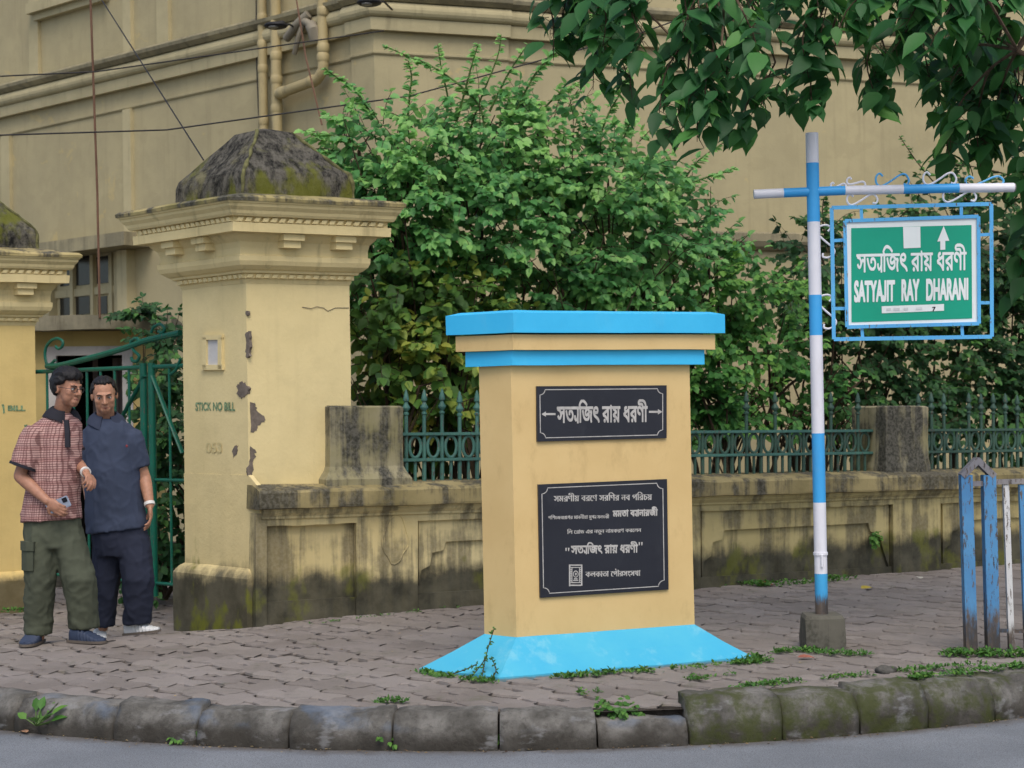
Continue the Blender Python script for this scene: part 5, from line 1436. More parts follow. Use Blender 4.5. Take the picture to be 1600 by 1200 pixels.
    wrist_band(wrL.lerp(elL, .03), wrL-elL, .0295, .012, M['band_white'], 'wrist_watch', t)
    # the phone in his hand
    pc = J(91, 789, -.200); ph = thing('phone', 'grey blue phone held low in the right hand of the man in the checked shirt', 'phone', pc)
    d1 = (J(110, 783, -.25)-J(76, 797, -.25)).normalized(); n1 = Vector((.15, .95, .25)); n1 = (n1-d1*n1.dot(d1)).normalized(); u1 = d1.cross(n1)
    X = Matrix.Translation(pc) @ Matrix((d1, n1, u1)).transposed().to_4x4()
    m = MB(X); m.bbox(-.075, .075, -.0045, .0045, -.036, .036, .004); m.build('phone_body', M['phone'], ph)
    m = MB(X); m.bbox(.035, .066, -.008, -.0046, -.0, .03, .002); m.build('camera_block', M['phone_dark'], ph)
def man_in_navy():
    Y = 11.70; J = lambda x, y, d=0.0: at(x, y, Y+d); K = FPX/Y
    base = J(190, 992); base.z = gz(base.x, base.y)
    t = thing('person', 'man with receding black hair in a plain slate navy polo shirt and dark navy trousers', 'person', base)
    C = J(163, 618, -.06); Rt = Matrix.Rotation(R(14), 3, 'Z') @ Matrix.Rotation(R(14), 3, 'X') @ Matrix.Rotation(R(-4), 3, 'Y')
    fw = Vector((math.sin(R(14)), -math.cos(R(14)), 0))
    b = MB(); T = head_shapes(b, C, Rt, 1.02)
    nb, nt = J(166, 668, .03), T(0, .02, -.06)
    add_limb(b, [nb+Vector((0,0,-.05)), nb, nt], [.075, .062, .058])
    shL, shR = J(207, 690, 0), J(142, 690, -.02); hip = J(190, 840)
    add_limb(b, [J(172, 700), J(178, 750), J(182, 800), hip], [.09, .12, .115, .115]); add_limb(b, [shR, J(170, 684), shL], [.04, .05, .04])
    elL, wrL = J(226, 746, .03), J(234, 790, -.05)
    add_limb(b, [shL, elL], [.041, .041]); add_limb(b, [elL, elL.lerp(wrL, .3), wrL], [.041, .042, .029])
    add_hand(b, wrL, J(236, 818, -.06)-wrL, Vector((-.9, -.2, 0)), 1, (.25, .35, .3), 1.0, .06, .1)
    elR, wrR = J(136, 748, .05), J(142, 796, -.02)
    add_limb(b, [shR, elR], [.040, .040]); add_limb(b, [elR, wrR], [.040, .029])
    add_hand(b, wrR, J(143, 826, -.04)-wrR, Vector((.9, -.2, 0)), -1, (.25, .35, .3), 1.0, .06, .1)
    for pts, rs in (([J(172, 845, .03), J(166, 905, .03), J(161, 980, .09)], [.06, .05, .035]), ([J(205, 845), J(216, 905, -.04), J(214, 978)], [.06, .05, .035])): add_limb(b, pts, rs)
    place('body', fuse(b, .0046, 6, .45), M['skin2'], t)
    face_parts(T, Rt, t, 1.02, -.4)
    hair(T, Rt, t, lambda p: (1.0 if (p.z > .092 and p.y < .0) or (p.z > .060 and p.y < .0 and abs(p.x) > .058) or (p.z > .05 and p.y >= 0) or (p.y > .0 and p.z > .005) or (p.y > .045 and p.z > -.055) else 0)*(.6 if p.y < .0 else .8), 1.02, .0145, 4, .000)
    m = MB(); AX, AY = Vector((.985,.17,0)), Vector((-.17,.985,0))
    def ringp(x, y, hw, dp, d=0.0): return oval(J(x, y, d), AX, AY, hw/K, dp)
    m.rings([ringp(167, 654, 19, .08), ringp(169, 662, 32, .10), ringp(172, 673, 41, .115), ringp(175, 698, 43, .135), ringp(176, 735, 43, .15), ringp(178, 770, 44, .155), ringp(180, 800, 46, .155), ringp(182, 818, 47, .155)])
    def hem(x, y, hw, dp): return [p+Vector((0,0,.10*(p-J(x,y)).dot(Vector((1,0,0))))) for p in ringp(x, y, hw, dp)]
    m.rings([ringp(181, 800, 45, .15), hem(183, 816, 47, .158), hem(183, 829, 48, .162)])
    for sh, en, r0, r1 in ((J(205, 682, 0), J(217, 731, .02), .085, .082), (J(143, 682, 0), J(136, 732, .03), .083, .08)):
        d = (en-sh).normalized(); a = d.cross(Vector((0,1,0))).normalized(); c = d.cross(a)
        m.rings([oval(sh-d*.045, a, c, r0*.5, r0*.5), oval(sh-d*.018, a, c, r0*.85, r0*.85), oval(sh.lerp(en, .2), a, c, r0, r0), oval(sh.lerp(en, .6), a, c, r1, r1), oval(en, a, c, r1*.97, r1*.97)])
    place('polo_shirt', fuse(m, .010, 5), M['navy_polo'], t, folds(.011, 7, 2.5, 11))
    m = MB(); cc = J(166, 653, 0); nax = (nt-nb).normalized()
    def cring(off, r, drop):
        out = []
        for k in range(24):
            a = 2*math.pi*k/24; v = Vector((math.cos(a), math.sin(a), 0)); f = max(0, v.dot(fw))
            out.append(cc+nax*off+v*r*(1+.12*f)+Vector((0,0,-drop*f)))
        return out
    fold_collar(t, cc, nax, fw, .070, .132, M['trim2'])
    m = MB(); pl = [J(168, 676, -.100), J(169, 691, -.121), J(169.5, 706, -.132)]
    for a, c in zip(pl[:-1], pl[1:]):
        n = Vector((0,-1,0)); sx = Vector((.013,.002,0)); m.hexa([a-sx, a+sx, a+sx-n*.03, a-sx-n*.03, c-sx, c+sx, c+sx-n*.03, c-sx-n*.03])
    m.build('placket', M['trim2'], t)
    m = MB(); m.ball(J(198, 697, -.130), (.008, .006, .010), 8, 6); m.build('chest_emblem', cloth('dull_red_thread', lin(140, 66, 70)), t)
    m = MB()
    m.rings([ringp(183, 805, 43, .135), ringp(186, 830, 44, .14), ringp(189, 852, 43, .14), ringp(190, 868, 41, .13)])
    def leg(pts): m.rings([oval(J(x, y, d), Vector((1,0,0)), Vector((0,1,0)), hw/K, dp) for x, y, hw, dp, d in pts])
    leg([(170,838,26,.12,.03),(168,870,24,.12,.03),(166,905,22,.10,.03),(163,945,19,.09,.05),(162,978,18,.088,.07)])
    leg([(206,838,27,.125,0),(211,870,26,.12,-.02),(216,905,25,.11,-.05),(216,945,22.5,.10,-.03),(215,965,22,.095,-.01),(215,975,22,.095,0)])
    def tf(p):
        d = folds(.012, 7, 2.2, 9)(p); h = ss(.35, .05, p.z-base.z)
        return d + .006*h*mnoise.noise(Vector((p.x*7, p.y*7, p.z*24+p.x*9)))
    place('trousers', fuse(m, .011, 4), M['navy_trouser'], t, tf)
    s1 = J(196, 993, .02); s1.z = gz(s1.x, s1.y)+.014; shoe(M['white_shoe'], s1, s1+Vector((.245, -.07, .03)), .10, 1, t)
    s2 = J(158, 985, .20); s2.z = gz(s2.x, s2.y)+.014; shoe(M['white_shoe'], s2, s2+Vector((.04, -.27, 0)), .10, 1, t)
    wrist_band(wrL.lerp(elL, .06), wrL-elL, .033, .011, M['band_white'], 'wrist_band', t)
man_in_plaid(); man_in_navy()
# ---------------------------------------------------------------- foliage
T_SMALL = (np.array([(0,0,0),(-.40,.30,.10),(-.30,.68,.08),(0,1.0,-.06),(.30,.68,.08),(.40,.30,.10),(0,.5,-.01)], float), [(0,6,2,1),(6,3,2),(0,5,4,6),(6,4,3)])
_m = [(0,0,0),(0,.20,.0),(0,.46,-.01),(0,.74,-.05),(0,1.0,-.16)]; _l = [(-.40,.16,.04),(-.50,.38,.05),(-.34,.68,.0),(-.09,.90,-.08)]
T_BROAD = (np.array(_m+_l+[(-x,y,z) for x,y,z in _l], float), [(0,1,5),(1,2,6,5),(2,3,7,6),(3,4,8,7),(0,9,1),(1,9,10,2),(2,10,11,3),(3,11,12,4)])
T_BLADE = (np.array([(-.5,0,0),(.5,0,0),(.36,.5,.0),(-.36,.5,.0),(0,1.0,-.1)], float), [(0,1,2,3),(3,2,4)])
def leaf_mesh(name, P, D, N, L, W, var, tmpl, mat, parent=None, org=None):
    """many separate leaves: base P, along D, facing N, length L, width W"""
    P, D, N = (np.asarray(a, float) for a in (P, D, N)); L = np.asarray(L, float); W = np.asarray(W, float); var = np.asarray(var, float)
    D /= np.linalg.norm(D, axis=1, keepdims=True)+1e-9; S = np.cross(D, N); S /= np.linalg.norm(S, axis=1, keepdims=True)+1e-9; N = np.cross(S, D)
    tv, tf = tmpl; n, k = len(P), len(tv)
    V = P[:,None,:] + S[:,None,:]*(tv[None,:,0:1]*W[:,None,None]) + D[:,None,:]*(tv[None,:,1:2]*L[:,None,None]) + N[:,None,:]*(tv[None,:,2:3]*L[:,None,None])
    o0 = np.array(org if org is not None else (base_of(parent) if parent else (0,0,0)))
    V = (V.reshape(-1, 3)-o0)
    loops = np.concatenate([np.concatenate([np.array(f)+i*k for f in tf]) for i in range(n)]) if n < 2000 else (np.concatenate([np.array(f) for f in tf])[None,:]+(np.arange(n)*k)[:,None]).ravel()
    sizes = np.tile([len(f) for f in tf], n); starts = np.concatenate([[0], np.cumsum(sizes)[:-1]])
    me = bpy.data.meshes.new(name); me.vertices.add(len(V)); me.vertices.foreach_set('co', V.ravel())
    me.loops.add(len(loops)); me.loops.foreach_set('vertex_index', loops.astype(np.int32))
    me.polygons.add(len(sizes)); me.polygons.foreach_set('loop_start', starts.astype(np.int32)); me.polygons.foreach_set('loop_total', sizes.astype(np.int32))
    me.polygons.foreach_set('use_smooth', np.ones(len(sizes), bool)); me.update(calc_edges=True)
    a = me.attributes.new('var', 'FLOAT', 'FACE'); a.data.foreach_set('value', np.repeat(np.clip(var, 0, 1), len(tf)))
    o = link_mesh(name, me, mat, parent)
    if parent is None and org is not None: o.location = org
    return o
class Leaves:
    def __init__(s): s.P=[]; s.D=[]; s.N=[]; s.L=[]; s.W=[]; s.v=[]
    def add(s, p, d, n, l, w, v): s.P.append(tuple(p)); s.D.append(tuple(d)); s.N.append(tuple(n)); s.L.append(l); s.W.append(w); s.v.append(v)
    def build(s, name, tmpl, mat, parent=None, org=None): return leaf_mesh(name, s.P, s.D, s.N, s.L, s.W, s.v, tmpl, M[mat], parent, org)
def rv(r, up=0.0): 
    v = Vector((r.gauss(0,1), r.gauss(0,1), r.gauss(0,1)+up)); return v.normalized()
def spray(lv, tw, p, d, n, step, l, r, bright, droop=.10, tr=.004):
    """a leafy twig: alternate leaves along a drooping stem"""
    p = Vector(p); d = Vector(d).normalized(); pts = [p.copy()]
    for i in range(n):
        p = p+d*step; d = (d+Vector((0,0,-droop))+rv(r)*.16).normalized(); pts.append(p.copy())
        sd = d.cross(Vector((0,0,1))); sd = sd.normalized() if sd.length > .05 else Vector((1,0,0))
        for sgn in ((1, -1) if r.random() < .55 else ((1 if i % 2 else -1),)):
            ld = (d*.4+sd*sgn*r.uniform(.4,.9)+Vector((0,-.25,r.uniform(-.95,-.1)))+rv(r)*.25).normalized()
            nn = (Vector((0,0,1))*.7+Vector((0,-1,0))*.75+rv(r)*.42).normalized()
            s = l*r.uniform(.65,1.15)*(1-.35*i/max(1,n))
            lv.add(p, ld, nn, s, s*r.uniform(.85,1.05), bright+r.gauss(0,.15)+.22*(i/n-.5))
    lv.add(p, d, (Vector((0,0,1))+Vector((0,-.6,0))+rv(r)*.4).normalized(), l*.8, l*.6, bright+.25)
    if tw is not None: tw.tube(pts, [tr*(1-.6*i/len(pts)) for i in range(len(pts))], 4, caps=False)
def shrub(label, name_blobs, mat, leaf, step, n_per, seed, cat='shrub', name='shrub', stems=(), group=None, bright=.45, dens=1.0, gap=0.0, stem_mat='twig', root_y=None):
    r = random.Random(seed); blobs = [(at(x, y, Y), rx, ry, rz, b) for x, y, Y, rx, ry, rz, b in name_blobs]
    c = sum((b[0] for b in blobs), Vector((0,0,0)))/len(blobs); root = Vector((c.x, c.y, -.1))
    t = thing(name, label, cat, root, group); lv = Leaves(); tw = MB(); cen = []
    for (o, rx, ry, rz, bb) in blobs:
        vol = (rx*ry+ry*rz+rx*rz)/3
        k = int(vol*150*dens*(.085/leaf)**2)
        for i in range(k):
            u = rv(r); u = Vector((u.x, u.y - .45, u.z+.1)).normalized() if r.random() < .55 else u
            rad = r.uniform(.45, 1.0)**.6
            lump = 1+.32*mnoise.noise(u*2.3+o)
            p = o+Vector((u.x*rx, u.y*ry, u.z*rz))*rad*lump
            if gap and mnoise.noise(p*2.6+Vector((seed,0,0))) > .42-gap: continue
            d = (u*.9+Vector((0,-.25,.15))+rv(r)*.6).normalized()
            tone = bright+bb+.42*mnoise.noise(p*2.2+Vector((seed*3,0,0)))
            spray(lv, tw, p-d*step*n_per*.4, d, n_per, step, leaf, r, tone)
    for st in stems:
        pts = catmull([(Vector(at(*q))) for q in st], 4); tw.tube(pts, [.022*(1-.75*i/len(pts))+.003 for i in range(len(pts))], 6)
    for (o, rx, ry, rz, bb) in blobs:      # main stems from the ground up through each clump
        q = Vector((o.x+r.uniform(-.2,.2), o.y+r.uniform(-.1,.2), -.1)); mid = q.lerp(o, .55)+Vector((r.uniform(-.25,.25), r.uniform(-.1,.1), 0))
        pts = [q, q.lerp(mid, .5)+Vector((r.uniform(-.08,.08),0,0)), mid, o, o+Vector((r.uniform(-.3,.3),0,rz*.7))]
        tw.tube(pts, [.024,.021,.017,.011,.004], 6)
        for k in range(5):
            s0 = mid.lerp(o, r.uniform(-.4,.9)); e = o+Vector((r.uniform(-rx,rx), r.uniform(-ry,ry*.3), r.uniform(-rz,rz))); tw.tube([s0, s0.lerp(e, .5)+Vector((0,0,.08)), e], [.010,.007,.003], 5)
    lv.build('foliage', T_SMALL, mat, t); tw.build('stems', M[stem_mat], t, smooth=True)
    return t, len(lv.P)

def shoots(t, lists, mat, seed, leaf=.085, r0=.009):
    r = random.Random(seed)
    for path in lists:
        Y = path[0]; pts = catmull([at(x, y, Y) for x, y in path[1]], 7); m = MB(); n = len(pts)
        m.tube(pts, [r0*(1-.75*i/n)+.002 for i in range(n)], 5); m.build('shoot_stem', M['stem' if mat != 'leaf_dark' else 'twig'], t, smooth=True)
        lv = Leaves()
        for i in range(2, n):
            f = i/n; d = (pts[i]-pts[i-1]).normalized()
            for k in range(2 if f < .8 else 3):
                sd = Vector((r.choice((-1,1))*r.uniform(.5,1), r.uniform(-.8,.3), 0)); ld = (sd+d*.4+Vector((0,0,r.uniform(-.8,.0)))).normalized(); s = leaf*r.uniform(.7,1.15)*(1-.55*max(0,f-.6)/.4)
                lv.add(pts[i].lerp(pts[i-1], r.random()), ld, (Vector((0,-.6,.8))+rv(r)*.4).normalized(), s, s*.82, .55+.35*f+r.gauss(0,.14))
        lv.build('shoot_leaves', T_SMALL, M[mat] and mat, t)
NL = 0
bg, k = shrub('big bright green bougainvillea spilling over the railing beside the cream pillar', [
    (560,236,13.9,.38,.35,.30,.12),(640,250,13.9,.55,.5,.42,.12),(745,240,14.2,.62,.5,.45,.1),(850,235,14.4,.62,.5,.42,.12),(950,280,14.6,.62,.5,.42,.12),(1030,335,14.9,.48,.5,.36,.05),(1105,400,15.2,.36,.4,.22,.0),
    (625,345,13.7,.50,.5,.48,.05),(735,350,13.9,.66,.55,.50,.05),(860,350,14.2,.72,.55,.50,.05),(980,390,14.5,.68,.5,.46,.02),(700,440,14.0,.6,.5,.45,-.1),(590,400,13.8,.3,.4,.4,-.1),
    (820,450,14.3,.8,.5,.4,-.15),(940,470,14.6,.8,.5,.45,-.1)], 'leaf_bright', .108, .056, 6, 5, bright=.52, dens=3.9, name='bougainvillea', cat='shrub', gap=.10); NL += k
shoots(bg, [(13.8,[(583,186),(570,162),(549,135),(525,120),(507,106)]),(13.9,[(759,216),(750,168),(717,132),(672,102),(642,90),(597,70)]),(14.0,[(726,228),(738,192),(753,150),(777,90),(783,54)]),
    (13.9,[(711,200),(726,144),(738,99),(747,69)]),(14.0,[(804,180),(825,135),(849,99),(879,69),(900,45),(948,9)]),(14.1,[(765,174),(795,114),(825,69)]),(13.9,[(636,200),(640,150),(643,120),(638,95)]),
    (14.5,[(960,260),(975,215),(990,180)]),(14.9,[(1020,300),(1060,290),(1090,252),(1135,220)]),(14.6,[(930,235),(950,180),(972,140),(985,105)]),(14.7,[(1040,300),(1110,275),(1150,262)]),
    (13.6,[(600,285),(612,330),(608,372),(600,395)]),(13.6,[(690,290),(705,350),(700,410)]),(13.8,[(860,300),(880,360),(872,410)]),(13.5,[(560,230),(520,212),(485,208)]),(13.5,[(540,260),(510,240),(486,236)]),
    (14.0,[(690,215),(700,160),(690,110),(684,70)]),(14.1,[(830,190),(870,150),(905,128)])], 'leaf_bright', 21)
cr, k = shrub('yellowing broad-leaved shrub low behind the railing between pillar and plaque block', [
    (655,604,13.15,.20,.14,.07,.1),(722,628,13.2,.20,.14,.09,.1),(580,660,13.8,.3,.3,.3,-.15),(690,690,13.9,.45,.3,.25,-.2),(590,470,13.5,.32,.4,.40,-.05),(680,500,13.7,.50,.45,.45,.05),(600,560,13.3,.30,.35,.40,.05),(690,590,13.5,.42,.4,.40,.12),(740,540,13.8,.35,.4,.5,.0),(640,640,13.5,.42,.3,.22,-.1),(800,560,14.0,.5,.4,.5,-.1)], 'leaf_croton', .13, .065, 5, 8, bright=.40, dens=3.6); NL += k
md, k = shrub('green shrub with open branching stems right of the plaque block, behind the railing', [
    (1300,648,15.5,.2,.2,.09,.05),(1120,640,14.75,.2,.16,.10,.1),(1095,610,14.65,.28,.25,.22,.05),(1165,625,14.95,.25,.22,.14,.1),(1240,650,15.2,.22,.2,.14,.05),(1090,480,14.9,.45,.4,.40,.08),(1170,470,15.2,.48,.4,.36,.1),(1110,570,14.9,.42,.4,.34,.05),(1200,540,15.3,.42,.4,.36,.05),(1060,620,14.8,.38,.35,.30,.0),(1255,600,15.4,.32,.3,.25,.0),(1140,650,14.9,.34,.3,.16,-.05)], 'leaf_mid', .10, .056, 6, 12, bright=.52, dens=2.9, gap=.1,
    stems=[[(1250,770,15.6),(1230,700,15.5),(1180,660,15.4),(1120,600,15.2)],[(1262,770,15.7),(1266,700,15.6),(1300,640,15.5),(1350,590,15.5)],[(1180,770,15.4),(1190,690,15.3),(1215,620,15.3),(1290,560,15.4)],[(1266,690,15.6),(1240,640,15.5),(1205,600,15.4)]]); NL += k
dk, k = shrub('dark green hedge shrub behind the street sign and right-hand railing', [
    (1290,420,16.2,.55,.5,.5,-.05),(1400,440,16.6,.7,.5,.6,-.08),(1510,400,17.0,.75,.5,.8,-.05),(1340,540,16.2,.6,.5,.5,.0),(1460,560,16.6,.75,.5,.6,.0),(1580,540,17.0,.7,.5,.8,.0),(1420,650,16.2,.5,.4,.3,.1),(1540,650,16.6,.65,.4,.35,.12),(1640,620,17.2,.7,.5,.7,.0),(1600,430,17.3,.6,.5,.7,-.1),(1255,470,16.0,.3,.35,.25,.05),(1330,640,16.1,.3,.3,.25,.05)], 'leaf_dark', .10, .058, 6, 15, bright=.46, dens=3.2, gap=.04); NL += k
shoots(dk, [(16.2,[(1560,330),(1480,300),(1440,262),(1405,212)]),(16.3,[(1600,280),(1530,262),(1450,252)]),(16.0,[(1345,420),(1330,370),(1300,345)]),(16.0,[(1420,400),(1400,350),(1440,312)]),(16.2,[(1500,370),(1515,330),(1550,300)]),(16,[(1290,380),(1285,330),(1288,308)])], 'leaf_dark', 31, .08, .007)
gs, k = shrub('dark green shrub seen through the gate bars beside the cream pillar', [
    (262,560,14.6,.22,.4,.40,.0),(262,660,14.5,.24,.4,.45,-.05),(262,770,14.4,.25,.4,.45,-.1),(225,860,14.6,.25,.4,.25,-.1),(280,880,14.4,.25,.4,.25,-.05)], 'leaf_dark', .095, .06, 6, 19, bright=.5, dens=3.0); NL += k
# plant rooted on the gatehouse slab
sl = thing('slab_plant', 'small bushy plant growing on the gatehouse roof slab', 'plant', at(218, 497, 15.9)); r = random.Random(44); lv = Leaves(); tw = MB()
for i in range(26):
    a = r.uniform(0, 6.28); d = Vector((math.cos(a)*1.0, math.sin(a)*.6, r.uniform(.25,1.0))).normalized(); spray(lv, tw, at(218+r.uniform(-14,14), 496, 15.9), d, 4, .055, .085, r, .35, .22)
lv.build('foliage', T_SMALL, 'leaf_dark', sl); tw.build('stems', M['twig'], sl)

# ---------------------------------------------------------------- street tree overhanging from the right
TB = Vector((4.55, 10.6, 0)); tree = thing('street_tree', 'broad-leaved street tree hanging dark green branches into the top right', 'tree', TB)
r = random.Random(77); lv = Leaves(); limbs = MB(); twigs = MB()
trunk = MB(); tp = catmull([TB+Vector((0,0,-.1)), TB+Vector((.05,.02,1.0)), TB+Vector((-.05,.05,2.3)), TB+Vector((.05,.1,3.6)), TB+Vector((.1,.1,5.2))], 5)
trunk.tube(tp, [.20-.10*i/len(tp) for i in range(len(tp))], 14)
for v in range(len(trunk.v)): q = trunk.v[v]; trunk.v[v] = q+Vector((mnoise.noise(q*4), mnoise.noise(q*4+Vector((7,0,0))), 0))*.03
trunk.build('trunk', M['bark'], tree, smooth=True)
def hang(px, py, Y, n, spread=46, size=1.0, tone=.35):
    c = at(px, py, Y); top = c+Vector((r.uniform(-.1,.25), r.uniform(-.05,.1), r.uniform(.28,.42)))
    pts = catmull([top, top.lerp(c, .5)+Vector((r.uniform(-.05,.05),0,.03)), c+Vector((0,0,-.02))], 4); twigs.tube(pts, [.006,.006,.0055,.005,.005,.0045,.004,.003,.002], 5, caps=False)
    rad = spread/FPX*Y
    for i in range(n):
        f = (i+.5)/n; b = top.lerp(c, f*1.05)+rv(r)*rad*.35
        a = r.uniform(0, 6.283); out = Vector((math.cos(a), math.sin(a)*.8, 0))
        d = (out*r.uniform(.5,1.1)+Vector((0,0,-r.uniform(.25,.95)))).normalized(); nn = (out*.5+Vector((0,-.6,.75))+rv(r)*.45).normalized()
        L = .205*size*r.uniform(.62,1.12); st = b+d*L*.0
        q = top.lerp(c, f); twigs.tube([q, b], [.0022,.0016], 4, caps=False)
        lv.add(b, d, nn, L, L*r.uniform(.46,.60), tone+r.gauss(0,.24)+.12*mnoise.noise(b*3))
    return top
cl = [(880,20),(905,62),(872,48),(940,100),(925,150),(965,40),(985,150),(1000,80),(1012,20),(1040,130),(1035,190),(1065,60),(1075,170),(1090,230),(1110,110),(1120,30),(1130,190),(1150,235),(1155,150),(1165,70),(1190,190),(1200,120),(1180,20),(1215,60),(1235,180),(1245,100),(1235,20),(1265,190),(1270,130),(1285,60),(1280,20),(1300,90),(1040,225),(1110,205),
      (1350,60),(1365,20),(1395,20),(1390,90),(1420,50),(1440,10),(1455,80),(1480,40),(1490,120),(1515,80),(1535,20),(1550,110),(1570,60),(1590,130),(1600,20),(1500,180),(1475,175),(1535,190),(1570,200),(1505,240),(1540,270),(1480,250),(1590,260),(1600,330),(1575,330),(1605,410),(1590,460),(1610,200),(1520,140),(1460,140),(1620,100),(1640,300),(1650,40),(1490,200),(1560,240)]
cl += [(r.uniform(860,1310), r.uniform(-40,110)) for _ in range(9)] + [(r.uniform(1360,1640), r.uniform(-40,220)) for _ in range(8)]
tops = []
for x, y in cl:
    hh = r.uniform(9.6, 11.2) if y < 110 or x < 1340 else r.uniform(10.8, 11.8); small = .92 if x < 1340 else 1.05
    tops.append(hang(x+r.uniform(-8,8), y-14, hh, r.randint(15,20), 52, small, .34 if x < 1340 else .42))
for i in range(46):     # the crown above the picture
    p = Vector((r.uniform(.2, 6.6), r.uniform(9.4, 12.6), r.uniform(4.35, 6.2)))
    pxl = Vector((800+FPX*p.x/p.y, 0, 0)).x
    tops.append(hang(pxl, 635-(p.z-CAM_Z)/p.y*FPX, p.y, 11, 60, 1.1, .45))
# limbs leading from the trunk to the twig tops
hubs = [Vector((3.2,10.4,4.3)), Vector((2.2,10.3,4.35)), Vector((1.2,10.3,4.2)), Vector((.55,10.3,4.05)), Vector((4.0,10.2,4.6)), Vector((3.4,10.6,5.3)), Vector((5.2,10.9,5.2)), Vector((2.0,11.0,5.2)), Vector((3.05,10.3,3.55)), Vector((3.3,10.3,3.0))]
prev = TB+Vector((.0,.08,3.4))
def limb(a, b, ra, rb): limbs.tube(catmull([a, a.lerp(b, .5)+Vector((0,0,.16)), b], 6), [ra+(rb-ra)*i/12 for i in range(13)], 8)
limb(prev, hubs[0], .075, .05); limb(hubs[0], hubs[1], .05, .036); limb(hubs[1], hubs[2], .036, .026); limb(hubs[2], hubs[3], .026, .012); limb(TB+Vector((0,.08,4.2)), hubs[4], .07, .04); limb(hubs[4], hubs[5], .04, .03); limb(TB+Vector((0,.1,4.8)), hubs[6], .06, .03); limb(hubs[5], hubs[7], .03, .015); limb(hubs[4], hubs[8], .03, .016); limb(hubs[8], hubs[9], .016, .008)
for tpt in tops:
    h = min(hubs, key=lambda q: (q-tpt).length); m_ = h.lerp(tpt, .5)+Vector((r.uniform(-.06,.06), r.uniform(-.06,.06), .05)); limbs.tube(catmull([h, m_, tpt], 4), [.011,.011,.010,.009,.009,.008,.007,.007,.006], 5, caps=False)
limbs.build('branch', M['bark'], tree, smooth=True); twigs.build('twigs', M['twig'], tree, smooth=True); lv.build('crown', T_BROAD, 'leaf_tree', tree)

# ---------------------------------------------------------------- ground cover and weeds
gc = Leaves(); r = random.Random(91)
def mat_patch(p, rad, n, s=.03, h=.03):
    for i in range(n):
        a = r.uniform(0, 6.283); q = rad*math.sqrt(r.random()); x, y = p.x+q*math.cos(a), p.y+q*math.sin(a)*.7
        d = Vector((r.gauss(0,1), r.gauss(0,1), r.uniform(.1,1.1))).normalized(); ss_ = s*r.uniform(.5,1.2)
        gc.add((x, y, max(p.z, gz(x, y))+h*r.random()*(1-q/rad*.6)), d, (Vector((0,-.3,1))+rv(r)*.5).normalized(), ss_, ss_*.6, .45+r.gauss(0,.22))
def along(pts, n, rad=.05, s=.028, h=.03, per=16, z=0.0):
    pts = [atz(x, y, z) for x, y in pts]
    for i in range(n):
        f = r.random()*(len(pts)-1); k = int(f); p = pts[k].lerp(pts[k+1], f-k); mat_patch(p+Vector((r.gauss(0,.02), r.gauss(0,.02), 0)), rad*r.uniform(.5,1.3), int(per*r.uniform(.4,1.5)), s, h)
along([(655,1051),(720,1064),(775,1067)], 20); along([(885,1060),(960,1052),(1060,1048),(1170,1036),(1185,1030)], 46, .05); along([(1165,1040),(1195,1032)], 12, .07, .03, .05)
along([(1215,1020),(1255,1018),(1290,1022),(1345,1024)], 26, .07); along([(1480,1024),(1530,1026),(1600,1026),(1680,1024)], 46, .09, .034, .05)
along([(1095,916),(1140,912),(1200,917),(1260,912),(1330,905)], 34, .10, .04, .05); along([(480,978),(600,962),(750,945)], 14, .04, .02, .02, 8)
along([(1150,1075),(1250,1066),(1350,1056),(1450,1046),(1540,1040)], 40, .06, .026, .025, 14); along([(590,1098),(640,1098)], 9, .04, .024); along([(900,1085),(940,1082)], 4, .03, .02); along([(1080,1062),(1140,1058)], 8, .05, .022)
along([(0,957),(30,955),(60,960)], 12, .08, .03, .04, 16, -.1); along([(1420,1062),(1600,1042)], 34, .05, .028, .03, 14, .05)
o = gc.build('ground_cover', T_SMALL, 'weed'); o['kind'] = 'stuff'
# dry leaf crumbs and grit swept into the gutter and paving joints
db = Leaves(); r = random.Random(17)
for i in range(620):
    if r.random() < .62:
        p, tt, dd = kerb_pt(r.uniform(-3.4, 3.4), -abs(r.gauss(0, .05))-.005); z = ROAD_Z+.004
    else:
        q = Vector((r.uniform(-3.2, 4.0), r.uniform(8.7, 14.5), 0)); k, _ = kerb_d(q.x, q.y)
        if k < .25 or (q.y-11.5) > (q.x+1.75)*.55: continue
        p = q; z = gz(q.x, q.y)+.006
    s_ = r.uniform(.006, .022); a = r.uniform(0, 6.283)
    db.add((p.x, p.y, z+r.random()*.006), (math.cos(a), math.sin(a), r.uniform(-.05,.3)), (r.gauss(0,.3), r.gauss(0,.3), 1), s_, s_*.6, r.random())
M['litter_leaf'] = leafmat('dry_leaf_crumbs', lin(58, 44, 32), lin(104, 84, 58), lin(160, 142, 104), .05, .8)
o = db.build('leaf_litter', T_SMALL, 'litter_leaf'); o['kind'] = 'stuff'
